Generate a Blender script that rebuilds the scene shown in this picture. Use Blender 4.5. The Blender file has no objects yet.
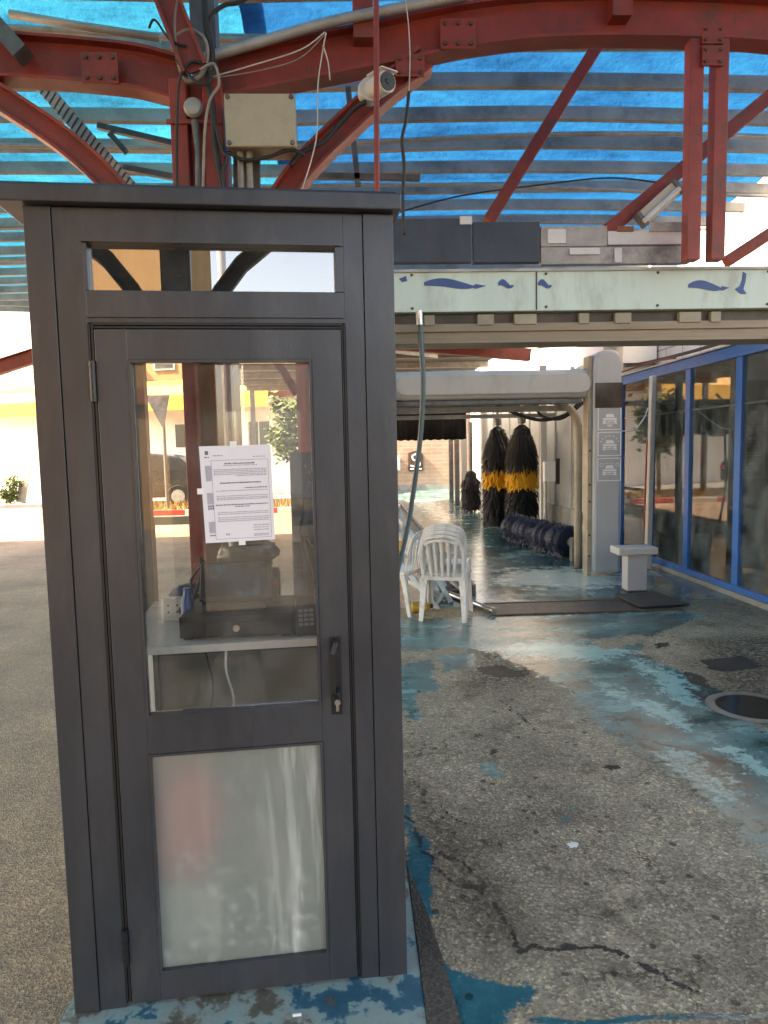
import bpy, math, random
import numpy as np
from mathutils import Vector, Matrix, noise as mnoise
random.seed(7)
R = math.radians
scene = bpy.context.scene
col = scene.collection

# ------------------------------------------------------------------ camera model (used for the camera and to take measurements)
CF, CH, YAW, PITCH, ROLL = 686., 1.55, R(2.45), R(-5.1), R(1.2)
_f = Vector((math.sin(YAW)*math.cos(PITCH), math.cos(YAW)*math.cos(PITCH), math.sin(PITCH)))
_r = Vector((math.cos(YAW), -math.sin(YAW), 0)); _u = _r.cross(_f)
CR = math.cos(ROLL)*_r - math.sin(ROLL)*_u
CU = math.sin(ROLL)*_r + math.cos(ROLL)*_u
CAM = Vector((0, 0, CH))
def ray(px, py): return _f + CR*((px-384)/CF) + CU*((512-py)/CF)
def gnd(px, py, z=0.):
    d = ray(px, py); return CAM + d*((z-CH)/d.z)
def at(px, py, Y):
    d = ray(px, py); return CAM + d*(Y/d.y)

# ------------------------------------------------------------------ materials
def new_mat(name):
    m = bpy.data.materials.new(name); m.use_nodes = True
    nt = m.node_tree; nt.nodes.clear()
    out = nt.nodes.new('ShaderNodeOutputMaterial')
    return m, nt, out
def N(nt, typ, **kw):
    n = nt.nodes.new(typ)
    for k, v in kw.items():
        if k in n.inputs: n.inputs[k].default_value = v
        else: setattr(n, k, v)
    return n
def L(nt, a, ao, b, bi): nt.links.new(a.outputs[ao], b.inputs[bi])
def ramp(nt, stops, interp='LINEAR'):
    n = nt.nodes.new('ShaderNodeValToRGB'); cr = n.color_ramp; cr.interpolation = interp
    while len(cr.elements) < len(stops): cr.elements.new(0.5)
    for e, (p, c) in zip(cr.elements, stops):
        e.position = p; e.color = (c[0], c[1], c[2], 1) if len(c) == 3 else c
    return n
def mulc(c, k): return tuple(min(1, x*k) for x in c[:3])
def mat(name, c, rough=.5, metal=0., var=.25, scale=6., bump=.0, bscale=60., dirt=None, dirt_amt=.5, dirt_scale=3., coat=0, stretch=(1, 1, 1), spec=.5, rvar=.12):
    """one surface: base colour with mottling, worn patches, uneven gloss and fine relief"""
    m, nt, out = new_mat(name)
    p = N(nt, 'ShaderNodeBsdfPrincipled', Metallic=metal); L(nt, p, 0, out, 0)
    p.inputs['Specular IOR Level'].default_value = spec
    p.inputs['Coat Weight'].default_value = coat
    tc = N(nt, 'ShaderNodeTexCoord'); mp = N(nt, 'ShaderNodeMapping'); mp.inputs['Scale'].default_value = stretch
    L(nt, tc, 'Object', mp, 0)
    n1 = N(nt, 'ShaderNodeTexNoise', Scale=scale, Detail=6., Roughness=.65); L(nt, mp, 0, n1, 'Vector')
    r1 = ramp(nt, [(.25, mulc(c, 1-var)), (.75, mulc(c, 1+var))]); L(nt, n1, 0, r1, 0)
    src = (r1, 0)
    if dirt:
        n2 = N(nt, 'ShaderNodeTexNoise', Scale=dirt_scale, Detail=8., Roughness=.7); L(nt, mp, 0, n2, 'Vector')
        r2 = ramp(nt, [(.5, (0, 0, 0)), (.68, (dirt_amt,)*3)]); L(nt, n2, 0, r2, 0)
        mx = N(nt, 'ShaderNodeMix', data_type='RGBA'); L(nt, r2, 0, mx, 0); L(nt, r1, 0, mx, 6); mx.inputs[7].default_value = (*dirt, 1)
        src = (mx, 2)
    L(nt, src[0], src[1], p, 'Base Color')
    rr = N(nt, 'ShaderNodeMapRange'); rr.inputs[3].default_value = max(.02, rough-rvar); rr.inputs[4].default_value = min(1, rough+rvar)
    n3 = N(nt, 'ShaderNodeTexNoise', Scale=scale*1.7, Detail=4.); L(nt, mp, 0, n3, 'Vector'); L(nt, n3, 0, rr, 0); L(nt, rr, 0, p, 'Roughness')
    if bump:
        n4 = N(nt, 'ShaderNodeTexNoise', Scale=bscale, Detail=5.); L(nt, mp, 0, n4, 'Vector')
        b = N(nt, 'ShaderNodeBump', Strength=bump, Distance=.01); L(nt, n4, 0, b, 'Height'); L(nt, b, 0, p, 'Normal')
    return m
def glass_mat(name, refl, tint=(1, 1, 1), rough=.02, dirt=.0, dirtc=(.6, .6, .58)):
    m, nt, out = new_mat(name)
    tr = N(nt, 'ShaderNodeBsdfTransparent', Color=(*tint, 1)); gl = N(nt, 'ShaderNodeBsdfGlossy', Roughness=rough); gl.inputs[0].default_value = (.95, .95, .95, 1)
    fr = N(nt, 'ShaderNodeFresnel', IOR=1.5)
    ad = N(nt, 'ShaderNodeMath', operation='ADD', use_clamp=True); ad.inputs[1].default_value = refl-.04; L(nt, fr, 0, ad, 0)
    mx = N(nt, 'ShaderNodeMixShader'); L(nt, ad, 0, mx, 0); L(nt, tr, 0, mx, 1); L(nt, gl, 0, mx, 2)
    last = mx
    if dirt:
        tc = N(nt, 'ShaderNodeTexCoord'); mp = N(nt, 'ShaderNodeMapping'); mp.inputs['Scale'].default_value = (4, 4, 2.6); L(nt, tc, 'Object', mp, 0)
        n = N(nt, 'ShaderNodeTexNoise', Scale=1.3, Detail=7., Roughness=.7); L(nt, mp, 0, n, 'Vector')
        r = ramp(nt, [(.4, (0, 0, 0)), (.8, (dirt,)*3)]); L(nt, n, 0, r, 0)
        df = N(nt, 'ShaderNodeBsdfDiffuse'); df.inputs[0].default_value = (*dirtc, 1)
        m2 = N(nt, 'ShaderNodeMixShader'); L(nt, r, 0, m2, 0); L(nt, mx, 0, m2, 1); L(nt, df, 0, m2, 2); last = m2
    L(nt, last, 0, out, 0)
    return m

M = {}
M['alu'] = mat('anthracite aluminium', (.060, .064, .074), .33, .4, .4, 3., .05, 220., dirt=(.12, .115, .11), dirt_amt=.3, dirt_scale=9., stretch=(1, 1, .3), rvar=.18)
M['gasket'] = mat('black rubber gasket', (.008, .008, .009), .5, 0, .2)
M['black'] = mat('black plastic', (.012, .012, .013), .38, 0, .3, 10.)
M['steel'] = mat('brushed steel', (.55, .55, .56), .3, 1., .15, 12.)
M['red'] = mat('red oxide painted steel', (.31, .048, .036), .46, 0, .35, 5., .15, 70., dirt=(.13, .06, .045), dirt_amt=.85, dirt_scale=7.)
M['purlin'] = mat('weathered grey purlin', (.36, .35, .32), .7, 0, .35, 3., .15, 40., dirt=(.08, .075, .07), dirt_amt=.6, dirt_scale=2.)
M['galv'] = mat('galvanised steel', (.42, .43, .42), .5, .25, .25, 8., dirt=(.2, .17, .14), dirt_amt=.5)
M['darkgalv'] = mat('grimy galvanised steel', (.16, .165, .17), .5, .5, .4, 8., dirt=(.06, .05, .045), dirt_amt=.7)
M['beige'] = mat('beige plastic box', (.47, .42, .31), .5, 0, .12, 6., dirt=(.25, .2, .13), dirt_amt=.4, dirt_scale=4.)
M['white_pl'] = mat('white plastic', (.72, .72, .7), .4, 0, .08, 5.)
M['chair'] = mat('old white chair plastic', (.66, .66, .65), .42, 0, .15, 8., dirt=(.34, .31, .26), dirt_amt=.7, dirt_scale=9.)
M['cable'] = mat('dark cable sheath', (.025, .025, .027), .55, 0, .3, 20.)
M['greycable'] = mat('grey cable sheath', (.3, .28, .25), .6, 0, .3, 20.)
M['hose'] = mat('grey green hose', (.10, .15, .16), .45, 0, .2, 20.)
M['string'] = mat('white string', (.65, .63, .58), .8, 0, .1, 20.)
M['gantry'] = mat('pale grey wash machine paint', (.54, .54, .52), .38, 0, .08, 2., .02, 80., dirt=(.3, .28, .24), dirt_amt=.35, dirt_scale=3., stretch=(1, 1, .5))
M['gantry_front'] = mat('pale blue grey machine cover', (.46, .48, .50), .33, 0, .06, 2., dirt=(.35, .35, .34), dirt_amt=.3, dirt_scale=3., stretch=(1, 1, .4))
M['tan'] = mat('tan painted rail', (.38, .33, .25), .5, 0, .2, 4., dirt=(.2, .15, .1), dirt_amt=.6)
M['fascia'] = mat('tan metal beam', (.34, .26, .18), .45, .1, .2, 3., .05, 50., dirt=(.10, .085, .07), dirt_amt=.6, dirt_scale=4., stretch=(.4, 1, 3))
M['fascia_dark'] = mat('dark brown steel channel', (.075, .065, .055), .5, .2, .3, 6., dirt=(.15, .12, .09), dirt_amt=.5)
M['mint'] = mat('mint sign face', (.6, .74, .68), .4, 0, .1, 3., dirt=(.36, .40, .34), dirt_amt=.6, dirt_scale=4., stretch=(1.5, 1, .5))
M['navy'] = mat('navy lettering', (.03, .09, .28), .4, 0, .15)
M['sign_dark'] = mat('faded dark blue sign face', (.045, .06, .085), .45, 0, .5, 3., dirt=(.12, .05, .06), dirt_amt=.6, dirt_scale=2.2)
M['sign_grey'] = mat('faded grey sign face', (.42, .39, .38), .5, 0, .5, 4., dirt=(.1, .09, .09), dirt_amt=.8, dirt_scale=3.)
M['sign_white'] = mat('white sign face', (.72, .71, .7), .45, 0, .1, 4., dirt=(.55, .42, .5), dirt_amt=.6, dirt_scale=3.)
M['bluepaint'] = mat('blue painted frame', (.006, .15, .48), .35, 0, .2, 5., .04, 80., dirt=(.03, .05, .12), dirt_amt=.6, dirt_scale=5.)
M['pane'] = glass_mat('grimy window glass', .05, (.86, .92, .93), .02, .30, (.36, .43, .45))
M['pane_door'] = glass_mat('door glass', .05, (.97, .98, .97), .004, .11, (.75, .75, .72))
M['pane_rear'] = glass_mat('booth rear glass', .05, (.97, .98, .97), .01, .05)
M['pane_transom'] = glass_mat('tinted mirror glass', .27, (.45, .45, .45), .004, .04)
M['paper'] = mat('notice paper', (.8, .78, .84), .7, 0, .02, 3.)
M['ink'] = mat('printed ink', (.16, .15, .2), .8, 0, .2, 60.)
M['inkfaint'] = mat('faint printed ink', (.38, .37, .44), .8, 0, .2, 80.)
M['tape'] = mat('white tape', (.85, .85, .86), .4, 0, .05)
M['shelf'] = mat('white laminate', (.7, .7, .69), .35, 0, .06, 4., dirt=(.35, .35, .36), dirt_amt=.6, dirt_scale=5.)
M['screen'] = mat('terminal screen', (.015, .02, .03), .12, 0, .4, 4., dirt=(.05, .2, .34), dirt_amt=.8, dirt_scale=6.)
M['red_pl'] = mat('red plastic', (.8, .06, .07), .4, 0, .1)
M['orange'] = mat('orange red plastic', (.5, .07, .03), .4)
M['blue_pl'] = mat('dull blue plastic', (.02, .04, .11), .5, 0, .3, 9.)
M['bluecloth'] = mat('dark blue fabric', (.035, .05, .085), .85, 0, .3, 8.)
M['wood_red'] = mat('red brown painted wood', (.2, .055, .035), .6, 0, .3, 8.)
M['yellow_pl'] = mat('yellow plastic', (.55, .32, .03), .45, 0, .15)
M['bristle_k'] = mat('black brush strips', (.004, .004, .005), .6, 0, .5, 12.)
M['bristle_y'] = mat('yellow brush strips', (.7, .36, .02), .6, 0, .35, 30.)
M['bristle_b'] = mat('blue brush strips', (.007, .016, .045), .6, 0, .5, 12.)
M['curtain'] = mat('black curtain', (.006, .006, .008), .8, 0, .3)
M['brick_w'] = None
M['white_wall'] = mat('white render', (.78, .77, .74), .85, 0, .06, 1.2, .1, 30., dirt=(.6, .58, .52), dirt_amt=.4, dirt_scale=.8)
M['grey_wall'] = mat('pale grey render', (.52, .52, .5), .85, 0, .1, 1.2, .1, 30.)
M['ochre'] = mat('ochre stone facing', (.38, .235, .11), .85, 0, .15, 1.5, .1, 20., dirt=(.38, .24, .12), dirt_amt=.5, dirt_scale=1.)
M['rust_band'] = mat('red brown band', (.28, .11, .06), .7, 0, .15)
M['yellow_aw'] = mat('yellow awning', (.55, .30, .02), .6, 0, .1, 2.)
M['darkwin'] = mat('dark window pane', (.03, .035, .04), .15, 0, .2)
M['dark_int'] = mat('dark interior wall', (.05, .055, .06), .7, 0, .35, 1.5)
M['slat'] = mat('grey shutter slats', (.16, .165, .165), .5, .2, .2, 3.)
M['slat2'] = mat('light grey shutter slats', (.42, .42, .41), .5, .1, .2, 3.)
M['carpaint'] = mat('black car paint', (.015, .016, .018), .25, 0, .1, coat=.6)
M['tyre'] = mat('tyre rubber', (.015, .015, .015), .8)
M['leaf'] = mat('leaves', (.08, .12, .03), .7, 0, .4, 8.)
M['drygrass'] = mat('dry grass', (.26, .17, .06), .85, 0, .4, 8.)
M['bark'] = mat('bark', (.12, .09, .06), .9, 0, .3, 9.)
M['lamp_w'] = mat('fluorescent batten cover', (.6, .55, .45), .4, 0, .1, 5.)
M['pipe_w'] = mat('pale grey pipe', (.6, .6, .57), .4, 0, .1, 4., dirt=(.3, .25, .2), dirt_amt=.4)
M['rubber'] = mat('black rubber matting', (.035, .034, .034), .5, 0, .35, 12., .2, 70., dirt=(.09, .08, .07), dirt_amt=.5, dirt_scale=6.)
M['rust'] = mat('rusty steel', (.12, .075, .05), .6, .4, .4, 10., .2, 60.)
M['concrete'] = mat('grey concrete', (.28, .275, .26), .8, 0, .2, 5., .25, 60., dirt=(.12, .12, .12), dirt_amt=.5)
M['concrete2'] = mat('worn wet concrete', (.14, .135, .12), .5, 0, .4, 9., .3, 60., dirt=(.03, .03, .03), dirt_amt=.8, dirt_scale=7.)
M['wetdark'] = mat('dark water film', (.015, .016, .016), .12, 0, .4, 6.)
M['emblem'] = mat('white sign paint', (.9, .9, .9), .5, 0, .05)
M['sensor'] = mat('dark brown sensor window', (.085, .06, .048), .2, 0, .6, 3., dirt=(.09, .045, .03), dirt_amt=.6, dirt_scale=3.)
M['litter'] = mat('white litter', (.75, .75, .72), .7)
M['tunnelroof'] = mat('dark blue grey roof sheet', (.06, .075, .09), .6, .1, .3, 2.)

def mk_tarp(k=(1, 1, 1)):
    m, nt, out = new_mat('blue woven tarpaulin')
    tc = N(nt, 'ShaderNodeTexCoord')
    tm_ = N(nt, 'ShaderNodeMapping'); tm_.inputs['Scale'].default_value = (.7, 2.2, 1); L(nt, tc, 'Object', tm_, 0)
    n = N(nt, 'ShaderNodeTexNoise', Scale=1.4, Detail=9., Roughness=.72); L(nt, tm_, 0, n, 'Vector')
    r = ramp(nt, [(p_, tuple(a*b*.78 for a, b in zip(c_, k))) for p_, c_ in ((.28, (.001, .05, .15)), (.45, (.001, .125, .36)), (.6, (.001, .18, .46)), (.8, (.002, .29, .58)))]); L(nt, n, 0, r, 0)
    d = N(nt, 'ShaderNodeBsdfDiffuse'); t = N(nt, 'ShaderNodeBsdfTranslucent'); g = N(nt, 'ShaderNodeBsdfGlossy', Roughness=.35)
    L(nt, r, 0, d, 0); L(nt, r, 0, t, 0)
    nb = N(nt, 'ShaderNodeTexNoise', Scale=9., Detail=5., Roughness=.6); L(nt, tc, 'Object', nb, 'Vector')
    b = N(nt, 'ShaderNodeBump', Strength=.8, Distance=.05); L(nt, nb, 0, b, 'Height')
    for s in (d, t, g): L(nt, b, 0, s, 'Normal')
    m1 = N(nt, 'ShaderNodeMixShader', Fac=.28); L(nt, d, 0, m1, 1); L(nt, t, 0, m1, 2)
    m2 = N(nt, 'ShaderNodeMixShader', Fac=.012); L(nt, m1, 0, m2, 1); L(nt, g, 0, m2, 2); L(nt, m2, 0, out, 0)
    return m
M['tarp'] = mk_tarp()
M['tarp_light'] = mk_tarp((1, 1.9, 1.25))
def mk_trans(name, c, fac):
    m, nt, out = new_mat(name)
    tc = N(nt, 'ShaderNodeTexCoord')
    n = N(nt, 'ShaderNodeTexNoise', Scale=2., Detail=5.); L(nt, tc, 'Object', n, 'Vector')
    r = ramp(nt, [(.3, mulc(c, .8)), (.7, c)]); L(nt, n, 0, r, 0)
    d = N(nt, 'ShaderNodeBsdfPrincipled', Roughness=.35); t = N(nt, 'ShaderNodeBsdfTranslucent')
    L(nt, r, 0, d, 'Base Color'); L(nt, r, 0, t, 0)
    m1 = N(nt, 'ShaderNodeMixShader', Fac=fac); L(nt, d, 0, m1, 1); L(nt, t, 0, m1, 2); L(nt, m1, 0, out, 0)
    return m
M['panel_lit'] = mk_trans('milky wall panel', (.80, .84, .86), .62)
M['panel_dim'] = mk_trans('grey translucent panel', (.34, .34, .31), .5)
def mk_frost():
    m, nt, out = new_mat('dirty frosted pane')
    tc = N(nt, 'ShaderNodeTexCoord')
    mp = N(nt, 'ShaderNodeMapping'); mp.inputs['Scale'].default_value = (30, 30, 2.2); L(nt, tc, 'Object', mp, 0)
    st = N(nt, 'ShaderNodeTexNoise', Scale=1., Detail=6., Roughness=.7); L(nt, mp, 0, st, 'Vector')
    sr = ramp(nt, [(.5, (0, 0, 0)), (.72, (1, 1, 1))]); L(nt, st, 0, sr, 0)
    sp = N(nt, 'ShaderNodeTexNoise', Scale=26., Detail=8., Roughness=.75); L(nt, tc, 'Object', sp, 'Vector')
    sepz = N(nt, 'ShaderNodeSeparateXYZ'); L(nt, tc, 'Object', sepz, 0)
    lo = N(nt, 'ShaderNodeMapRange'); lo.inputs[1].default_value = .12; lo.inputs[2].default_value = .5; lo.inputs[3].default_value = 1; lo.inputs[4].default_value = .25; L(nt, sepz, 2, lo, 0)
    xr = N(nt, 'ShaderNodeMapRange'); xr.inputs[1].default_value = .45; xr.inputs[2].default_value = .66; xr.inputs[3].default_value = .12; xr.inputs[4].default_value = 1.0; L(nt, sepz, 0, xr, 0)
    a = N(nt, 'ShaderNodeMath', operation='MULTIPLY'); L(nt, sr, 0, a, 0); L(nt, xr, 0, a, 1)
    spr = ramp(nt, [(.52, (0, 0, 0)), (.7, (.7, .7, .7))]); L(nt, sp, 0, spr, 0)
    b = N(nt, 'ShaderNodeMath', operation='MULTIPLY'); L(nt, spr, 0, b, 0); L(nt, lo, 0, b, 1)
    s = N(nt, 'ShaderNodeMath', operation='ADD', use_clamp=True); L(nt, a, 0, s, 0); L(nt, b, 0, s, 1)
    cm = N(nt, 'ShaderNodeMix', data_type='RGBA'); L(nt, s, 0, cm, 0); cm.inputs[6].default_value = (.46, .51, .47, 1); cm.inputs[7].default_value = (.74, .77, .73, 1)
    d = N(nt, 'ShaderNodeBsdfPrincipled', Roughness=.42); L(nt, cm, 2, d, 'Base Color')
    tp = N(nt, 'ShaderNodeBsdfTransparent'); tp.inputs[0].default_value = (.9, .92, .9, 1)
    rg = N(nt, 'ShaderNodeBsdfRefraction', IOR=1.3, Roughness=.6); rg.inputs[0].default_value = (.95, .96, .95, 1)
    rf = N(nt, 'ShaderNodeMixShader', Fac=.72); L(nt, tp, 0, rf, 1); L(nt, rg, 0, rf, 2)
    iv = N(nt, 'ShaderNodeMapRange'); iv.inputs[3].default_value = .70; iv.inputs[4].default_value = .22; L(nt, s, 0, iv, 0)
    m1 = N(nt, 'ShaderNodeMixShader'); L(nt, iv, 0, m1, 0); L(nt, d, 0, m1, 1); L(nt, rf, 0, m1, 2); L(nt, m1, 0, out, 0)
    return m
M['frost'] = mk_frost()
def mk_brick(name, c1, c2, mortar, sc=1., offset=.5, bw=.24, bh=.08, ms=.012, axis='XZ'):
    m, nt, out = new_mat(name)
    p = N(nt, 'ShaderNodeBsdfPrincipled', Roughness=.85); L(nt, p, 0, out, 0)
    tc = N(nt, 'ShaderNodeTexCoord'); s = N(nt, 'ShaderNodeSeparateXYZ'); L(nt, tc, 'Object', s, 0)
    cb = N(nt, 'ShaderNodeCombineXYZ'); L(nt, s, axis[0], cb, 0); L(nt, s, axis[1], cb, 1)
    b = N(nt, 'ShaderNodeTexBrick', Scale=sc); b.offset = offset
    b.inputs['Color1'].default_value = (*c1, 1); b.inputs['Color2'].default_value = (*c2, 1); b.inputs['Mortar'].default_value = (*mortar, 1)
    b.inputs['Mortar Size'].default_value = ms; b.inputs['Brick Width'].default_value = bw; b.inputs['Row Height'].default_value = bh; b.inputs['Bias'].default_value = 0
    L(nt, cb, 0, b, 'Vector')
    n = N(nt, 'ShaderNodeTexNoise', Scale=1.5, Detail=6.); L(nt, tc, 'Object', n, 'Vector')
    rr = ramp(nt, [(.3, (.75, .75, .75)), (.7, (1.1, 1.1, 1.1))]); L(nt, n, 0, rr, 0)
    mx = N(nt, 'ShaderNodeMix', data_type='RGBA', blend_type='MULTIPLY'); mx.inputs[0].default_value = 1; L(nt, b, 0, mx, 6); L(nt, rr, 0, mx, 7)
    L(nt, mx, 2, p, 'Base Color')
    bp = N(nt, 'ShaderNodeBump', Strength=.4, Distance=.01); bp.invert = True; L(nt, b, 1, bp, 'Height'); L(nt, bp, 0, p, 'Normal')
    return m
M['brick_w'] = mk_brick('pink beige brick', (.46, .31, .23), (.40, .26, .19), (.45, .36, .29), 1., .5, .46, .15, .016)
M['tile_wall'] = mk_brick('white tile cladding', (.72, .71, .69), (.66, .65, .63), (.36, .35, .34), 1., .5, .55, .28, .012, 'YZ')

def asphalt(name, c, sp, paint=False, wet=0.):
    """road surface with light and dark aggregate, worn patches, optional paint layer from vertex attributes"""
    m, nt, out = new_mat(name)
    p = N(nt, 'ShaderNodeBsdfPrincipled'); L(nt, p, 0, out, 0)
    g = N(nt, 'ShaderNodeTexCoord')
    big = N(nt, 'ShaderNodeTexNoise', Scale=.9, Detail=7., Roughness=.65); L(nt, g, 'Object', big, 'Vector')
    rb = ramp(nt, [(.3, mulc(c, .5)), (.5, c), (.72, mulc(c, 1.4))]); L(nt, big, 0, rb, 0)
    v = N(nt, 'ShaderNodeTexVoronoi', Scale=115.); L(nt, g, 'Object', v, 'Vector')
    sepc = N(nt, 'ShaderNodeSeparateColor'); L(nt, v, 'Color', sepc, 0)
    vr = ramp(nt, [(0., (.45, .45, .45)), (.5, (.9, .9, .9)), (.80, (1.15, 1.12, 1.05)), (.94, (1.6, 1.55, 1.4)), (1., (sp, sp*.95, sp*.84))]); L(nt, sepc, 0, vr, 0)
    m1 = N(nt, 'ShaderNodeMix', data_type='RGBA', blend_type='MULTIPLY'); m1.inputs[0].default_value = .85; L(nt, rb, 0, m1, 6); L(nt, vr, 0, m1, 7)
    fine = N(nt, 'ShaderNodeTexNoise', Scale=260., Detail=3.); L(nt, g, 'Object', fine, 'Vector')
    fr = ramp(nt, [(.35, (.55, .55, .55)), (.65, (1.35, 1.35, 1.35))]); L(nt, fine, 0, fr, 0)
    m2 = N(nt, 'ShaderNodeMix', data_type='RGBA', blend_type='MULTIPLY'); m2.inputs[0].default_value = .6; L(nt, m1, 2, m2, 6); L(nt, fr, 0, m2, 7)
    mid = N(nt, 'ShaderNodeTexNoise', Scale=7., Detail=8., Roughness=.7); L(nt, g, 'Object', mid, 'Vector')
    mr = ramp(nt, [(.38, (.7, .7, .7)), (.6, (1.12, 1.12, 1.12))]); L(nt, mid, 0, mr, 0)
    m3 = N(nt, 'ShaderNodeMix', data_type='RGBA', blend_type='MULTIPLY'); m3.inputs[0].default_value = .8; L(nt, m2, 2, m3, 6); L(nt, mr, 0, m3, 7)
    csrc = (m3, 2)
    # relief: aggregate plus cracks
    ad = N(nt, 'ShaderNodeMath', operation='ADD'); L(nt, v, 'Distance', ad, 0); L(nt, fine, 0, ad, 1)
    bp = N(nt, 'ShaderNodeBump', Strength=.8, Distance=.008); L(nt, ad, 0, bp, 'Height')
    rough = N(nt, 'ShaderNodeMapRange'); rough.inputs[1].default_value = .3; rough.inputs[2].default_value = .7; rough.inputs[3].default_value = .55; rough.inputs[4].default_value = .9; L(nt, mid, 0, rough, 0)
    rsrc = (rough, 0)
    if paint:
        def att(nm):
            a = N(nt, 'ShaderNodeAttribute'); a.attribute_name = nm; return a
        ap, al, ad_, ae = att('paint'), att('light'), att('dark'), att('sat')
        wob = N(nt, 'ShaderNodeTexNoise', Scale=16., Detail=9., Roughness=.72); L(nt, g, 'Object', wob, 'Vector')
        wob2 = N(nt, 'ShaderNodeTexNoise', Scale=60., Detail=5., Roughness=.7); L(nt, g, 'Object', wob2, 'Vector')
        def edge(a, amp, lo, hi):
            s1 = N(nt, 'ShaderNodeMath', operation='MULTIPLY_ADD'); L(nt, wob, 0, s1, 0); s1.inputs[1].default_value = amp; L(nt, a, 'Fac', s1, 2)
            s2 = N(nt, 'ShaderNodeMath', operation='MULTIPLY_ADD'); L(nt, wob2, 0, s2, 0); s2.inputs[1].default_value = amp*.45; L(nt, s1, 0, s2, 2)
            r_ = N(nt, 'ShaderNodeMapRange'); r_.interpolation_type = 'SMOOTHSTEP'; r_.inputs[1].default_value = lo+amp*.72; r_.inputs[2].default_value = hi+amp*.72; L(nt, s2, 0, r_, 0)
            return r_
        ep, el, ed = edge(ap, 1.15, .46, .54), edge(al, 2.6, .40, .62), edge(ad_, 1.0, .44, .56)
        # paint colours
        pn = N(nt, 'ShaderNodeTexNoise', Scale=2.6, Detail=8., Roughness=.7); 
        mpp = N(nt, 'ShaderNodeMapping'); mpp.inputs['Scale'].default_value = (.6, 1.4, 1); L(nt, g, 'Object', mpp, 0); L(nt, mpp, 0, pn, 'Vector')
        pc = ramp(nt, [(.3, (.010, .050, .052)), (.45, (.024, .112, .118)), (.57, (.05, .185, .19)), (.68, (.16, .36, .36)), (.76, (.26, .48, .46))]); L(nt, pn, 0, pc, 0)
        sm = N(nt, 'ShaderNodeMix', data_type='RGBA'); L(nt, ae, 'Fac', sm, 0); L(nt, pc, 0, sm, 6)
        sc_ = ramp(nt, [(.3, (.004, .062, .085)), (.6, (.008, .12, .145)), (.78, (.09, .26, .27))]); L(nt, wob, 0, sc_, 0); L(nt, sc_, 0, sm, 7)
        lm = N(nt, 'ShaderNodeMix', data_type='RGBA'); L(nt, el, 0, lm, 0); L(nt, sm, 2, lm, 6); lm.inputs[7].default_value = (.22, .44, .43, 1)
        fin = N(nt, 'ShaderNodeMix', data_type='RGBA'); L(nt, ep, 0, fin, 0); L(nt, m3, 2, fin, 6); L(nt, lm, 2, fin, 7)
        dk = N(nt, 'ShaderNodeMix', data_type='RGBA'); L(nt, ed, 0, dk, 0); L(nt, fin, 2, dk, 6); dk.inputs[7].default_value = (.018, .02, .02, 1)
        # dark wet film and oily blotches that follow the low spots, and a dark rim where the paint has broken away
        oil = N(nt, 'ShaderNodeTexNoise', Scale=3.4, Detail=10., Roughness=.74); L(nt, g, 'Object', oil, 'Vector')
        orr = ramp(nt, [(.53, (1, 1, 1)), (.6, (.6, .58, .54)), (.68, (.28, .27, .26))]); L(nt, oil, 0, orr, 0)
        dk2 = N(nt, 'ShaderNodeMix', data_type='RGBA', blend_type='MULTIPLY'); dk2.inputs[0].default_value = .8; L(nt, dk, 2, dk2, 6); L(nt, orr, 0, dk2, 7)
        rim = ramp(nt, [(.0, (1, 1, 1)), (.25, (.35, .33, .3)), (.6, (1, 1, 1))]); L(nt, ep, 0, rim, 0)
        dk3 = N(nt, 'ShaderNodeMix', data_type='RGBA', blend_type='MULTIPLY'); dk3.inputs[0].default_value = .9; L(nt, dk2, 2, dk3, 6); L(nt, rim, 0, dk3, 7)
        spk = N(nt, 'ShaderNodeTexVoronoi', Scale=9.); L(nt, g, 'Object', spk, 'Vector')
        spd = N(nt, 'ShaderNodeMath', operation='MULTIPLY_ADD'); L(nt, wob2, 0, spd, 0); spd.inputs[1].default_value = .16; L(nt, spk, 'Distance', spd, 2)
        spr_ = ramp(nt, [(.185, (.16, .16, .15)), (.215, (1, 1, 1))]); L(nt, spd, 0, spr_, 0)
        dk4 = N(nt, 'ShaderNodeMix', data_type='RGBA', blend_type='MULTIPLY'); dk4.inputs[0].default_value = .85; L(nt, dk3, 2, dk4, 6); L(nt, spr_, 0, dk4, 7)
        # hairline cracking: warped cell edges, only where a broad mask lets them through
        wv = N(nt, 'ShaderNodeTexNoise', Scale=7., Detail=6., Roughness=.7); L(nt, g, 'Object', wv, 'Vector')
        wm = N(nt, 'ShaderNodeMix', data_type='VECTOR'); wm.inputs[0].default_value = .16; L(nt, g, 'Object', wm, 4); L(nt, wv, 'Color', wm, 5)
        ck = N(nt, 'ShaderNodeTexVoronoi', Scale=3.6, feature='DISTANCE_TO_EDGE'); L(nt, wm, 1, ck, 'Vector')
        ckr = ramp(nt, [(.004, (.2, .19, .17)), (.014, (1, 1, 1))]); L(nt, ck, 0, ckr, 0)
        cmk = ramp(nt, [(.50, (0, 0, 0)), (.58, (.9, .9, .9))]); cmn = N(nt, 'ShaderNodeTexNoise', Scale=1.7, Detail=5.); L(nt, g, 'Object', cmn, 'Vector'); L(nt, cmn, 0, cmk, 0)
        dk5 = N(nt, 'ShaderNodeMix', data_type='RGBA', blend_type='MULTIPLY'); L(nt, cmk, 0, dk5, 0); L(nt, dk4, 2, dk5, 6); L(nt, ckr, 0, dk5, 7)
        # broken, dirty surface from the 'rough' field
        ar = att('broken'); bn = N(nt, 'ShaderNodeTexNoise', Scale=34., Detail=8., Roughness=.75); L(nt, g, 'Object', bn, 'Vector')
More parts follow.
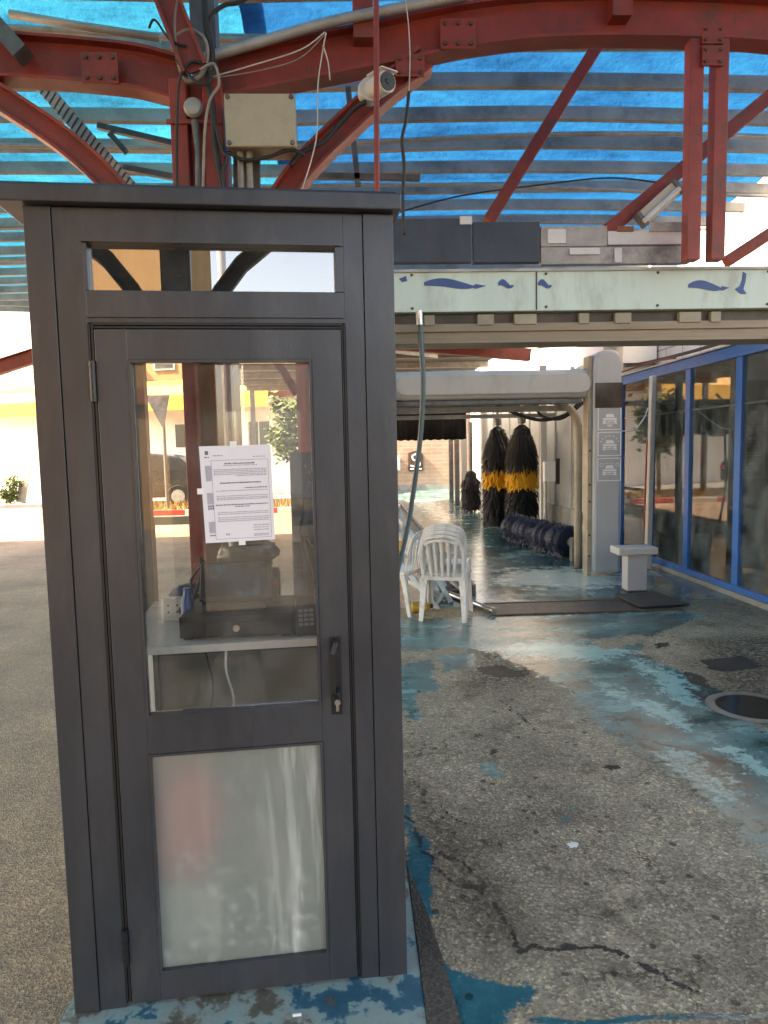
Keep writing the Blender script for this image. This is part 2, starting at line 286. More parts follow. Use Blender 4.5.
        bnr = ramp(nt, [(.44, (.10, .095, .085)), (.56, (.8, .8, .78)), (.7, (1.35, 1.3, 1.2))]); L(nt, bn, 0, bnr, 0)
        dk6 = N(nt, 'ShaderNodeMix', data_type='RGBA', blend_type='MULTIPLY'); L(nt, ar, 'Fac', dk6, 0); L(nt, dk5, 2, dk6, 6); L(nt, bnr, 0, dk6, 7)
        csrc = (dk6, 2)
        r2 = N(nt, 'ShaderNodeMix', data_type='FLOAT'); L(nt, ep, 0, r2, 0); L(nt, rough, 0, r2, 2)
        pr = N(nt, 'ShaderNodeMapRange'); pr.inputs[1].default_value = .35; pr.inputs[2].default_value = .7; pr.inputs[3].default_value = .05; pr.inputs[4].default_value = .38; L(nt, pn, 0, pr, 0)
        L(nt, pr, 0, r2, 3)
        r3 = N(nt, 'ShaderNodeMix', data_type='FLOAT'); L(nt, ed, 0, r3, 0); L(nt, r2, 0, r3, 2); r3.inputs[3].default_value = .22
        rsrc = (r3, 0)
        bs = N(nt, 'ShaderNodeMapRange'); bs.inputs[3].default_value = .85; bs.inputs[4].default_value = .10; L(nt, ep, 0, bs, 0); L(nt, bs, 0, bp, 'Strength')
    L(nt, csrc[0], csrc[1], p, 'Base Color'); L(nt, rsrc[0], rsrc[1], p, 'Roughness'); L(nt, bp, 0, p, 'Normal')
    return m
M['road'] = asphalt('brown grey road asphalt', (.36, .238, .16), 1.5)
M['street'] = asphalt('added dark ground asphalt', (.06, .056, .05), 1.8)  # dark tone for the added ground sheet behind the viewer
M['kerbdark'] = asphalt('dark worn kerb', (.055, .05, .045), 1.6)
M['apron'] = asphalt('coarse painted apron', (.36, .305, .225), 2.2, True)
def mk_washfloor():
    m, nt, out = new_mat('wet teal wash floor')
    p = N(nt, 'ShaderNodeBsdfPrincipled'); L(nt, p, 0, out, 0)
    tc = N(nt, 'ShaderNodeTexCoord')
    n = N(nt, 'ShaderNodeTexNoise', Scale=1.3, Detail=9., Roughness=.72); L(nt, tc, 'Object', n, 'Vector')
    r = ramp(nt, [(.34, (.012, .035, .036)), (.44, (.03, .095, .10)), (.53, (.07, .18, .18)), (.60, (.22, .33, .31)), (.70, (.48, .54, .49))]); L(nt, n, 0, r, 0)
    a = N(nt, 'ShaderNodeAttribute'); a.attribute_name = 'foam'
    w = N(nt, 'ShaderNodeTexNoise', Scale=5., Detail=9., Roughness=.75); L(nt, tc, 'Object', w, 'Vector')
    s = N(nt, 'ShaderNodeMath', operation='ADD'); L(nt, a, 'Fac', s, 0); L(nt, w, 0, s, 1)
    e = N(nt, 'ShaderNodeMapRange'); e.interpolation_type = 'SMOOTHSTEP'; e.inputs[1].default_value = .92; e.inputs[2].default_value = 1.15; L(nt, s, 0, e, 0)
    mx = N(nt, 'ShaderNodeMix', data_type='RGBA'); L(nt, e, 0, mx, 0); L(nt, r, 0, mx, 6); mx.inputs[7].default_value = (.66, .74, .64, 1)
    L(nt, mx, 2, p, 'Base Color')
    rr = N(nt, 'ShaderNodeMapRange'); rr.inputs[1].default_value = .35; rr.inputs[2].default_value = .65; rr.inputs[3].default_value = .05; rr.inputs[4].default_value = .3; L(nt, w, 0, rr, 0); L(nt, rr, 0, p, 'Roughness')
    b = N(nt, 'ShaderNodeBump', Strength=.25, Distance=.01); L(nt, w, 0, b, 'Height'); L(nt, b, 0, p, 'Normal')
    return m
M['washfloor'] = mk_washfloor()
def mk_plinth():
    m, nt, out = new_mat('worn painted plinth')
    p = N(nt, 'ShaderNodeBsdfPrincipled', Roughness=.5); L(nt, p, 0, out, 0)
    tc = N(nt, 'ShaderNodeTexCoord')
    n = N(nt, 'ShaderNodeTexNoise', Scale=4.5, Detail=8., Roughness=.65); L(nt, tc, 'Object', n, 'Vector')
    r = ramp(nt, [(.34, (.06, .055, .045)), (.43, (.12, .105, .08)), (.46, (.22, .27, .25)), (.53, (.20, .30, .29)), (.56, (.015, .10, .15)), (.64, (.012, .08, .125)), (.68, (.10, .08, .055))]); L(nt, n, 0, r, 0)
    L(nt, r, 0, p, 'Base Color')
    b = N(nt, 'ShaderNodeBump', Strength=.3, Distance=.006); n2 = N(nt, 'ShaderNodeTexNoise', Scale=60., Detail=5.); L(nt, tc, 'Object', n2, 'Vector'); L(nt, n2, 0, b, 'Height'); L(nt, b, 0, p, 'Normal')
    return m
M['plinth'] = mk_plinth()
def mk_kerb():
    m, nt, out = new_mat('red and white painted kerb')
    p = N(nt, 'ShaderNodeBsdfPrincipled', Roughness=.7); L(nt, p, 0, out, 0)
    tc = N(nt, 'ShaderNodeTexCoord'); s = N(nt, 'ShaderNodeSeparateXYZ'); L(nt, tc, 'Object', s, 0)
    k = N(nt, 'ShaderNodeMath', operation='MULTIPLY'); k.inputs[1].default_value = .42; L(nt, s, 0, k, 0)
    f = N(nt, 'ShaderNodeMath', operation='FRACT'); L(nt, k, 0, f, 0)
    r = ramp(nt, [(0, (.55, .05, .05)), (.5, (.7, .68, .62))], 'CONSTANT'); L(nt, f, 0, r, 0); L(nt, r, 0, p, 'Base Color')
    return m
M['kerb'] = mk_kerb()

# ------------------------------------------------------------------ mesh builder
ORG = {}
class MB:
    def __init__(s): s.v = []; s.f = []
    def add(s, vs, fs):
        o = len(s.v); s.v += [Vector(q) for q in vs]; s.f += [tuple(i+o for i in q) for q in fs]; return s
    def bx(s, x0, x1, y0, y1, z0, z1):
        vs = [(x, y, z) for z in (z0, z1) for y in (y0, y1) for x in (x0, x1)]
        return s.add(vs, [(0, 2, 3, 1), (4, 5, 7, 6), (0, 1, 5, 4), (1, 3, 7, 5), (3, 2, 6, 7), (2, 0, 4, 6)])
    def bar(s, p0, p1, w, h, up=(0, 0, 1), w1=None, h1=None):
        p0, p1 = Vector(p0), Vector(p1); d = (p1-p0).normalized(); u = Vector(up)
        if abs(d.dot(u)) > .98: u = Vector((0, 1, 0))
        a = d.cross(u).normalized(); b = a.cross(d)
        vs = []
        for P, ww, hh in ((p0, w, h), (p1, w1 or w, h1 or h)):
            for i, j in ((-1, -1), (1, -1), (1, 1), (-1, 1)): vs.append(P + a*(i*ww/2) + b*(j*hh/2))
        return s.add(vs, [(0, 1, 2, 3), (7, 6, 5, 4), (0, 4, 5, 1), (1, 5, 6, 2), (2, 6, 7, 3), (3, 7, 4, 0)])
    def ribbon(s, pts, w, h, up=(0, 0, 1)):
        """rectangular section carried along a polyline"""
        pts = [Vector(p) for p in pts]; n = len(pts); vs = []; fs = []
        for i, P in enumerate(pts):
            d = (pts[min(i+1, n-1)]-pts[max(i-1, 0)]).normalized(); u = Vector(up)
            if abs(d.dot(u)) > .98: u = Vector((0, 1, 0))
            a = d.cross(u).normalized(); b = a.cross(d)
            ww = w[i] if isinstance(w, (list, tuple)) else w; hh = h[i] if isinstance(h, (list, tuple)) else h
            for k, j in ((-1, -1), (1, -1), (1, 1), (-1, 1)): vs.append(P + a*(k*ww/2) + b*(j*hh/2))
        for i in range(n-1):
            for k in range(4):
                a_, b_ = i*4+k, i*4+(k+1) % 4; fs.append((a_, b_, b_+4, a_+4))
        fs += [(3, 2, 1, 0), ((n-1)*4, (n-1)*4+1, (n-1)*4+2, (n-1)*4+3)]
        return s.add(vs, fs)
    def tube(s, pts, r, seg=8):
        pts = [Vector(p) for p in pts]; n = len(pts); vs = []; fs = []
        prev = None
        for i, P in enumerate(pts):
            d = (pts[min(i+1, n-1)]-pts[max(i-1, 0)]).normalized()
            if prev is None:
                a = d.cross(Vector((0, 0, 1)));
                if a.length < .05: a = d.cross(Vector((0, 1, 0)))
            else: a = prev - d*prev.dot(d)
            a.normalize(); prev = a; b = d.cross(a)
            rr = r[i] if isinstance(r, (list, tuple)) else r
            for k in range(seg):
                t = 2*math.pi*k/seg; vs.append(P + a*(rr*math.cos(t)) + b*(rr*math.sin(t)))
        for i in range(n-1):
            for k in range(seg):
                a_, b_ = i*seg+k, i*seg+(k+1) % seg; fs.append((a_, b_, b_+seg, a_+seg))
        fs += [tuple(range(seg-1, -1, -1)), tuple(range((n-1)*seg, n*seg))]
        return s.add(vs, fs)
    def lathe(s, prof, c, axis=(0, 0, 1), seg=24):
        c = Vector(c); ax = Vector(axis).normalized(); a = ax.orthogonal().normalized(); b = ax.cross(a); vs = []; fs = []
        n = len(prof)
        for (r, h) in prof:
            for k in range(seg):
                t = 2*math.pi*k/seg; vs.append(c + ax*h + a*(r*math.cos(t)) + b*(r*math.sin(t)))
        for i in range(n-1):
            for k in range(seg):
                a_, b_ = i*seg+k, i*seg+(k+1) % seg; fs.append((a_, b_, b_+seg, a_+seg))
        fs += [tuple(range(seg-1, -1, -1)), tuple(range((n-1)*seg, n*seg))]
        return s.add(vs, fs)
    def prism(s, poly, fn, a0, a1):
        """poly of 2d points, fn(u, v, t) -> point, extruded from t=a0 to a1"""
        n = len(poly); vs = [fn(u, v, a0) for u, v in poly] + [fn(u, v, a1) for u, v in poly]
        fs = [tuple(range(n-1, -1, -1)), tuple(range(n, 2*n))] + [(i, (i+1) % n, n+(i+1) % n, n+i) for i in range(n)]
        return s.add(vs, fs)
    def build(s, name, m, parent=None, bevel=0., smooth=False, local=False):
        vs = s.v
        if parent is not None: org = ORG[parent.name]
        else:
            xs = [q.x for q in vs]; ys = [q.y for q in vs]
            org = Vector(((min(xs)+max(xs))/2, (min(ys)+max(ys))/2, min(q.z for q in vs)))
        me = bpy.data.meshes.new(name); me.from_pydata([tuple(q-org) for q in vs], [], s.f); me.update()
        o = bpy.data.objects.new(name, me); col.objects.link(o)
        me.materials.append(m)
        import bmesh
        bm = bmesh.new(); bm.from_mesh(me); bmesh.ops.recalc_face_normals(bm, faces=bm.faces); bm.to_mesh(me); bm.free()
        if smooth:
            for p in me.polygons: p.use_smooth = True
        if smooth == 'auto':
            try: me.set_sharp_from_angle(angle=R(35))
            except Exception: pass
        if bevel:
            b = o.modifiers.new('bevel', 'BEVEL'); b.width = bevel; b.segments = 2; b.limit_method = 'ANGLE'; b.angle_limit = R(40)
        if parent is not None: o.parent = parent; ORG[o.name] = org
        else: o.location = org; ORG[o.name] = org
        return o
def tag(o, label, cat, group=None):
    o['label'] = label; o['category'] = cat
    if group: o['group'] = group
    return o
def struct(o, kind='structure'): o['kind'] = kind; return o
def thing(name, label, cat, loc=(0, 0, 0), rz=0., group=None, local=False):
    o = bpy.data.objects.new(name, None); col.objects.link(o); o.empty_display_size = .1
    o.location = loc; o.rotation_euler = (0, 0, rz)
    ORG[o.name] = Vector((0, 0, 0)) if local else Vector(loc)
    return tag(o, label, cat, group)
def dup(root, loc, rz, label):
    r = root.copy(); col.objects.link(r); r.location = loc; r.rotation_euler = (0, 0, rz); r['label'] = label
    for ch in list(root.children):
        c = ch.copy(); col.objects.link(c); c.parent = r
        for g in list(ch.children):
            d = g.copy(); col.objects.link(d); d.parent = c
    return r
def inpoly_dist(xs, ys, poly):
    """signed distance (positive inside) of arrays to a polygon"""
    d = np.full(xs.shape, 1e9); ins = np.zeros(xs.shape, bool); n = len(poly)
    for i in range(n):
        x0, y0 = poly[i]; x1, y1 = poly[(i+1) % n]
        ex, ey = x1-x0, y1-y0; l2 = ex*ex+ey*ey+1e-12
        t = np.clip(((xs-x0)*ex+(ys-y0)*ey)/l2, 0, 1)
        d = np.minimum(d, np.hypot(xs-x0-t*ex, ys-y0-t*ey))
        c = ((y0 > ys) != (y1 > ys)) & (xs < (x1-x0)*(ys-y0)/((y1-y0) if y1 != y0 else 1e-9)+x0)
        ins ^= c
    return np.where(ins, d, -d)
def gp(pts): return [(gnd(x, y).x, gnd(x, y).y) for x, y in pts]
def grid_sheet(name, m, xs, ys, z, attrs):
    X, Y = np.meshgrid(xs, ys); nx, ny = len(xs), len(ys)
    me = bpy.data.meshes.new(name)
    vs = np.stack([X.ravel(), Y.ravel(), np.full(X.size, z)], 1)
    idx = np.arange(nx*ny).reshape(ny, nx)
    fs = np.stack([idx[:-1, :-1].ravel(), idx[:-1, 1:].ravel(), idx[1:, 1:].ravel(), idx[1:, :-1].ravel()], 1)
    me.from_pydata(vs.tolist(), [], fs.tolist()); me.update()
    for k, fn in attrs.items():
        a = me.attributes.new(k, 'FLOAT', 'POINT'); a.data.foreach_set('value', fn(X, Y).ravel().astype(np.float32))
    o = bpy.data.objects.new(name, me); col.objects.link(o); me.materials.append(m)
    return struct(o)

# ------------------------------------------------------------------ ground
def sheet(name, m, x0, x1, y0, y1, z):
    mb = MB(); mb.add([(x0, y0, z), (x1, y0, z), (x1, y1, z), (x0, y1, z)], [(0, 1, 2, 3)])
    return struct(mb.build(name, m))
sheet('ground', M['road'], -150, 150, -150, 150, -.004)

P_left = gp([(403, 800), (418, 838), (432, 862), (428, 905), (442, 950), (480, 972), (510, 985), (538, 990), (534, 1000), (505, 1012), (495, 1060), (462, 1060), (432, 965), (405, 905)])
P_main = gp([(395, 622), (470, 618), (560, 612), (690, 612), (790, 640), (800, 900), (768, 862), (735, 825), (690, 790), (640, 755), (600, 725), (575, 703), (565, 690), (545, 678), (500, 655), (455, 648), (395, 652)])
P_asph = [gp([(640, 640), (700, 618), (775, 606), (790, 640), (790, 730), (760, 725), (735, 712), (718, 690), (690, 676), (655, 660)]),
          gp([(640, 655), (660, 640), (690, 650), (675, 664)]), gp([(590, 640), (640, 634), (650, 642), (600, 650)])]
P_line = gp([(530, 1021), (640, 1017), (790, 1012), (790, 1018), (640, 1023), (530, 1027)])
P_dots = [gp(q) for q in ([(395, 665), (430, 660), (440, 690), (400, 700)], [(430, 655), (475, 652), (480, 668), (440, 672)], [(480, 765), (500, 760), (504, 775), (486, 778)], [(400, 690), (418, 690), (418, 730), (400, 720)], [(560, 830), (566, 800), (570, 812), (566, 838)])]
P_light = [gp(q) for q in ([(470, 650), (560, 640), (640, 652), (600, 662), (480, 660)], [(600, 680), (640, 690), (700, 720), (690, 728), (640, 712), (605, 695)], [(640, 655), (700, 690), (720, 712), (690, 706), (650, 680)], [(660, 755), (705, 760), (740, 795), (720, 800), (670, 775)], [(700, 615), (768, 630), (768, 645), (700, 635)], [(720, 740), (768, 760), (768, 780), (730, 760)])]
P_dark = [gp(q) for q in ([(600, 768), (612, 764), (622, 768), (612, 774)], [(475, 668), (498, 664), (520, 672), (530, 678), (500, 680), (482, 676)], [(512, 672), (530, 668), (532, 676), (515, 678)], [(470, 735), (485, 732), (484, 738), (472, 739)],
    [(490, 748), (500, 746), (503, 752), (492, 754)], [(700, 660), (740, 655), (768, 668), (740, 672), (705, 670)], [(650, 644), (668, 642), (672, 648), (655, 650)], [(735, 706), (760, 700), (775, 706), (775, 716), (750, 718)],
    [(634, 742), (660, 748), (668, 754), (640, 750)], [(695, 752), (720, 757), (740, 768), (712, 764)], [(680, 668), (702, 676), (712, 688), (690, 684)])]
P_grey = gp([(555, 905), (580, 903), (585, 915), (560, 918)])
def smin(X, Y, polys, sc):
    v = np.full(X.shape, -9.)
    for p in polys: v = np.maximum(v, inpoly_dist(X, Y, p)/sc)
    return v
def clamp01(a): return np.clip(a, 0, 1)
rng = np.random.default_rng(3)
def wob(X, Y, s, a):
    out = np.zeros(X.shape)
    for k in range(14):
        th = rng.uniform(0, 6.28); fr = s*rng.uniform(.5, 2.2); ph = rng.uniform(0, 6.28)
        out += np.sin((X*math.cos(th)+Y*math.sin(th))*fr+ph)/14**.5
    return out*a
def f_paint(X, Y):
    Xw = X+wob(X, Y, 9, .02); Yw = Y+wob(X, Y, 9, .03)
    a = np.maximum(inpoly_dist(Xw, Yw, P_left)/.06, inpoly_dist(Xw, Yw, P_main)/.22)
    a = np.minimum(a, -smin(Xw, Yw, P_asph, .12)); a = np.maximum(a, inpoly_dist(X, Y+wob(X, Y, 20, .004), P_line)/.012-.1)
    a = np.maximum(a, smin(Xw, Yw, P_dots, .12)-.12)
    return clamp01(.5+a*.5)
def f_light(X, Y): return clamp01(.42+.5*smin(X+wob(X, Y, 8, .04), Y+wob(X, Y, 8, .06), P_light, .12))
def crack(X, Y, pts, w):
    q = gp(pts); d = np.full(X.shape, 9.)
    Xw = X+wob(X, Y, 30, .012); Yw = Y+wob(X, Y, 30, .012)
    for (x0, y0), (x1, y1) in zip(q, q[1:]):
        ex, ey = x1-x0, y1-y0; t = np.clip(((Xw-x0)*ex+(Yw-y0)*ey)/(ex*ex+ey*ey), 0, 1)
        d = np.minimum(d, np.hypot(Xw-x0-t*ex, Yw-y0-t*ey))
    return 1-d/w
CR_ = [([(405, 815), (425, 850), (455, 885), (490, 895), (505, 925), (520, 950), (560, 948), (600, 948), (640, 965), (690, 990)], .03), ([(430, 850), (470, 870), (492, 892)], .02), ([(500, 700), (530, 725), (545, 735), (560, 735)], .025), ([(620, 735), (680, 748), (740, 765)], .03), ([(402, 770), (430, 800), (470, 830)], .02), ([(690, 690), (730, 715)], .05)]
def f_dark(X, Y):
    a = smin(X+wob(X, Y, 14, .012), Y+wob(X, Y, 14, .015), P_dark, .06)
    for p, w in CR_: a = np.maximum(a, crack(X, Y, p, w*.8)*.9-.36)
    return clamp01(.40+.5*a)
P_brk = [gp(q) for q in ([(400, 760), (440, 800), (470, 850), (510, 880), (520, 950), (480, 965), (440, 900), (415, 850), (400, 820)], [(690, 640), (790, 630), (790, 735), (715, 720)], [(470, 650), (560, 655), (540, 690), (470, 690)], [(640, 745), (740, 760), (745, 800), (690, 790)])]
def f_broken(X, Y): return clamp01(.35+.6*smin(X+wob(X, Y, 8, .03), Y+wob(X, Y, 8, .04), P_brk, .14))
def f_sat(X, Y): return clamp01((2.9-Y)/.4)*clamp01((1.2-X)/.3)
xs = np.arange(.163, 4.0, .0165)
ys = [1.2]
while ys[-1] < 6.62: ys.append(ys[-1]+max(.012, ys[-1]*.0052))
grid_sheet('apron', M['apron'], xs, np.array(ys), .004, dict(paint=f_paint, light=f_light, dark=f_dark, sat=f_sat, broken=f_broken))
P_foam = [gp(q) for q in ([(462, 580), (500, 566), (590, 566), (640, 575), (650, 588), (590, 594), (500, 592)], [(400, 500), (440, 498), (470, 520), (460, 540), (430, 525)], [(590, 580), (640, 578), (650, 588), (600, 590)])]
def f_foam(X, Y): return clamp01(.36+.3*smin(X, Y, P_foam, .5))
grid_sheet('wash_floor', M['washfloor'], np.arange(.3, 4.01, .08), np.concatenate([np.arange(6.6, 12, .08), np.arange(12, 27, .25)]), .006, dict(foam=f_foam))
sheet('street', M['street'], -60, 60, -60, -1.5, 0)  # unseen dark sheet, added to dull the sunlit ground mirrored in the glass
# island the booth stands on
sheet('booth_island', M['plinth'], -.845, .16, 1.2, 3.6, .002)
mb = MB(); mb.add([(.16, 1.2, .002), (.16, 2.9, .002), (.245, 2.9, -.02), (.245, 1.2, -.02)], [(0, 1, 2, 3)])
mb.prism([(.16, 1.2), (.26, 1.2), (.255, 1.7), (.235, 1.95), (.205, 2.2), (.165, 2.42)], lambda u, v, t: (u, v, t), -.05, .0065)
struct(mb.build('kerb', M['kerbdark']))

# ------------------------------------------------------------------ the booth
BO = gnd(75, 1015); BE = gnd(405, 975); BRZ = math.atan2(BE.y-BO.y, BE.x-BO.x)
booth = thing('payment_booth', 'dark grey aluminium and glass kiosk booth with a closed door, standing in front', 'booth', (BO.x, BO.y, .002), BRZ, local=True)
W, Hh, D = .94, 2.18, 1.12
MBs = MB(); 
fr = MB()
fr.bx(0, .0655, 0, .07, 0, Hh)                       # corner posts with a seam beside each
fr.bx(.0675, .139, .003, .06, 0, Hh)
fr.bx(.8585, W, 0, .07, 0, Hh)
fr.bx(.804, .8565, .003, .06, 0, Hh)
fr.bx(.139, .804, .003, .06, 2.094, Hh)              # head rails
fr.bx(.139, .804, .003, .06, 1.892, 1.975)
fr.bx(.139, .147, .003, .05, 1.975, 2.094); fr.bx(.781, .804, .003, .05, 1.975, 2.094)
fr.build('front_frame', M['alu'], booth, bevel=.0015)
tr = MB(); tr.bx(.135, .795, -.006, .003, 2.094, 2.106); tr.bx(.14, .80, -.004, .003, 1.906, 1.909)
tr.build('drip_strip', M['alu'], booth)
MB().bx(.147, .781, .028, .034, 1.975, 2.094).build('transom_pane', M['pane_transom'], booth)
sf = MB()
for y0, y1 in ((.075, .14), (D-.07, D)):
    for x0 in (0, W-.06): sf.bx(x0, x0+.06, y0, y1, 0, Hh)
for x0 in (.004, W-.056):
    for z0, z1 in ((0.002, .08), (.78, .86), (2.09, Hh-.002)): sf.bx(x0, x0+.05, .14, D-.07, z0, z1)
for z0, z1 in ((0.002, .08), (.70, .76), (2.05, Hh-.002)): sf.bx(.06, W-.06, D-.06, D-.01, z0, z1)
sf.build('side_frame', M['alu'], booth, bevel=.002)
for x in (.028, W-.032):
    MB().bx(x, x+.005, .14, D-.07, .86, 2.09).build('side_pane', M['pane_rear'], booth)
    MB().bx(x-.006, x+.012, .14, D-.07, .08, .78).build('side_panel', M['panel_lit'], booth)  # unseen panel, made translucent to let daylight into the booth
MB().bx(.06, W-.06, D-.037, D-.032, .76, 2.05).build('rear_pane', M['pane_rear'], booth)
MB().bx(.06, W-.06, D-.042, D-.026, .08, .70).build('rear_panel', M['panel_dim'], booth)
MB().bx(.06, W-.06, .07, D-.06, .004, .02).build('floor_board', M['concrete'], booth)
MB().bx(.062, W-.062, .33, D-.072, .915, .94).build('shelf', M['shelf'], booth, bevel=.002)
cap = MB(); cap.bx(-.06, W+.018, -.03, D+.04, Hh+.002, 2.225); cap.bx(-.05, W+.008, -.02, D+.03, 2.225, 2.232)
cap.build('roof_cap', M['alu'], booth, bevel=.004)
g = MB()
for x0, x1 in ((.140, .145), (.1475, .153)): g.bx(x0, x1, .0, .05, .02, 1.89)
for x0, x1 in ((.7935, .797), (.799, .8035)): g.bx(x0, x1, .0, .05, .02, 1.89)
g.bx(.153, .7935, .0, .05, 1.8865, 1.8915); g.bx(.153, .7935, .003, .05, 1.879, 1.884)
g.build('gasket', M['gasket'], booth)
# door
dr = MB()
dr.bx(.155, .2345, -.002, .046, .012, 1.876); dr.bx(.7105, .7915, -.002, .046, .012, 1.876)
dr.bx(.2345, .7105, -.0022, .046, 1.797, 1.8757); dr.bx(.2345, .7105, -.0022, .046, .733, .836); dr.bx(.2345, .7105, -.0022, .046, .0125, .094)
door = dr.build('door', M['alu'], booth, bevel=.0015)
bd = MB()
for (x0, x1, z0, z1) in ((.2345, .7105, .836, 1.797), (.2345, .7105, .094, .733)):
    t = .007
    bd.bx(x0, x1, -.005, .02, z0, z0+t); bd.bx(x0, x1, -.005, .02, z1-t, z1); bd.bx(x0, x0+t, -.005, .02, z0+t, z1-t); bd.bx(x1-t, x1, -.005, .02, z0+t, z1-t)
bd.build('glazing_bead', M['alu'], door)
MB().bx(.2415, .7035, .022, .027, .843, 1.79).build('glass_pane', M['pane_door'], door)
fp = MB().bx(.2415, .7035, .010, .016, .101, .726).build('frosted_pane', M['frost'], door)
fp['label'] = 'dirty frosted lower pane with water streaks'
h = MB(); h.ribbon([(.7535, -.002, 1.02), (.7535, -.045, 1.02), (.742, -.05, 1.0), (.742, -.05, .89), (.7535, -.045, .88), (.7535, -.002, .88)], .02, .014, (1, 0, 0))
h.bx(.738, .769, -.005, -.002, .81, 1.035)
hd = h.build('handle', M['black'], door, bevel=.002)
lk = MB(); lk.lathe([(.0085, -.0), (.0085, .012)], (.7545, -.005, .848), (0, -1, 0), 16); lk.bx(.7505, .7585, -.014, -.005, .822, .846)
lk.build('lock', M['steel'], door)
for z in (1.742, .185):
    hm = MB(); hm.tube([(.147, -.006, z-.052), (.147, -.006, z+.052)], .0085, 12)
    for k in range(4): hm.tube([(.147, -.006, z-.04+k*.026), (.147, -.006, z-.034+k*.026)], .0098, 12)
    hm.build('hinge', M['black'], booth, smooth='auto')

def BW(x, y, z):                                        # point on the booth in the world
    c, s = math.cos(BRZ), math.sin(BRZ); return Vector((BO.x+x*c-y*s, BO.y+x*s+y*c, z+.002))
# notice taped to the door glass
nt_ = thing('paper_notice', 'white printed notice taped to the door glass', 'notice', tuple(BW(.5, .02, 1.30)), BRZ, local=True)
def pp(u, v): # u,v 0..1 on the slightly tilted sheet -> booth local, relative to notice
    A, B, C_, D_ = (.403, 1.570), (.593, 1.572), (.597, 1.311), (.410, 1.307)
    x = (1-v)*((1-u)*A[0]+u*B[0])+v*((1-u)*D_[0]+u*C_[0]); z = (1-v)*((1-u)*A[1]+u*B[1])+v*((1-u)*D_[1]+u*C_[1])
    return x-.5, z-1.30
def pq(mb, u0, u1, v0, v1, y):
    q = [pp(u0, v0), pp(u1, v0), pp(u1, v1), pp(u0, v1)]
    mb.add([(a, y, b) for a, b in q], [(0, 1, 2, 3)])
sh = MB()
for i in range(1): sh.prism([pp(0, 0), pp(1, 0), pp(1, 1), pp(0, 1)], lambda u, v, t: (u, t, v), -.0006, .0006)
sh.build('sheet', M['paper'], nt_)
ink = MB(); fa = MB(); rnd = random.Random(5)
def tline(v, u0, u1, h, mbx):
    u = u0
    while u < u1:
        w = rnd.uniform(.012, .045); pq(mbx, u, min(u+w, u1), v-h/2*rnd.uniform(.7, 1.2), v+h/2, -.0011); u += w+rnd.uniform(.006, .012)
tline(.185, .34, .76, .013, ink); tline(.205, .32, .80, .008, fa)
for v in (.245, .262, .279, .296, .312): tline(v, .18 if v < .3 else .5, .93, .009, fa)
tline(.385, .26, .84, .014, ink); tline(.44, .60, .93, .011, ink)
for v in (.466, .52, .54, .556): tline(v, .20, .93, .009, fa)
tline(.612, .18, .93, .012, ink); tline(.632, .45, .66, .009, ink)
for v in (.69, .708, .745, .765, .782): tline(v, .2, .93, .009, fa)
for v in (.835, .86, .885, .93, .945): tline(v, .70, .92, .010, fa)
tline(.92, .30, .36, .02, fa); tline(.10, .18, .32, .012, fa); tline(.12, .74, .92, .008, fa); tline(.115, .06, .13, .01, ink)
for v0, v1 in ((.05, .09),): pq(ink, .075, .12, v0, v1, -.0011)
for v0, v1, mbx in ((.20, .36, fa), (.48, .60, fa), (.78, .90, fa)):
    u = .065
    while u < .15: pq(mbx, u, u+.007, v0, v1, -.0011); u += .012
for i in range(3):
    for j in range(2): pq(ink, .07+i*.03, .09+i*.03, .61+j*.025, .63+j*.025, -.0011)
pq(ink, .07, .15, .92, .93, -.0011)
for (u0, u1, v0, v1) in ((.15, .955, .148, .151), (.15, .955, .965, .968), (.15, .154, .148, .968), (.951, .955, .148, .968)): pq(ink, u0, u1, v0, v1, -.001)
ink.build('heavy_print', M['ink'], nt_); fa.build('fine_print', M['inkfaint'], nt_)
for (u, v) in ((.48, -.012), (-.02, .46), (.52, 1.01)):
    a, b = pp(u, v); MB().bx(a-.009, a+.009, -.002, -.0015, b-.008, b+.008).build('tape', M['tape'], nt_)

# things on the shelf
SZ = .942
def bl(mb, x0, x1, y0, y1, z0, z1): mb.bx(x0, x1, y0, y1, z0, z1); return mb
SY = .37
dw = thing('cash_drawer', 'black metal cash drawer under the touch screen on the white shelf', 'cash drawer', tuple(BW(.46, SY+.15, SZ)), BRZ+R(-3), local=True)
MB().bx(-.185, .185, -.15, .15, .008, .078).build('body', M['black'], dw, bevel=.004)
MB().bx(-.178, .178, -.156, -.15, .014, .06).build('drawer_front', M['black'], dw, bevel=.002)
MB().lathe([(.011, 0), (.011, .006)], (0.0, -.156, .038), (0, -1, 0), 16).build('lock', M['steel'], dw)
MB().bx(-.13, -.045, -.158, -.156, .036, .040).build('media_slot', M['gasket'], dw)
for x in (-.16, .16):
    for y in (-.12, .12): MB().bx(x-.015, x+.015, y-.015, y+.015, 0, .008).build('foot', M['gasket'], dw)
tm = thing('touch_terminal', 'black touch screen till terminal standing on the cash drawer', 'till terminal', tuple(BW(.445, SY+.16, SZ+.080)), BRZ+R(-3), local=True)
def tilt(mb, x0, x1, t0, t1, h0, h1, a=R(24)):
    f = lambda x, h_, t_: (x, -.06+h_*math.sin(a)+t_*math.cos(a), .03+h_*math.cos(a)-t_*math.sin(a))
    vs = [f(x, h_, t_) for h_ in (h0, h1) for t_ in (t0, t1) for x in (x0, x1)]
    mb.add(vs, [(0, 2, 3, 1), (4, 5, 7, 6), (0, 1, 5, 4), (1, 3, 7, 5), (3, 2, 6, 7), (2, 0, 4, 6)]); return mb
tilt(MB(), -.122, .122, 0, .03, 0, .135).build('monitor', M['black'], tm, bevel=.005)
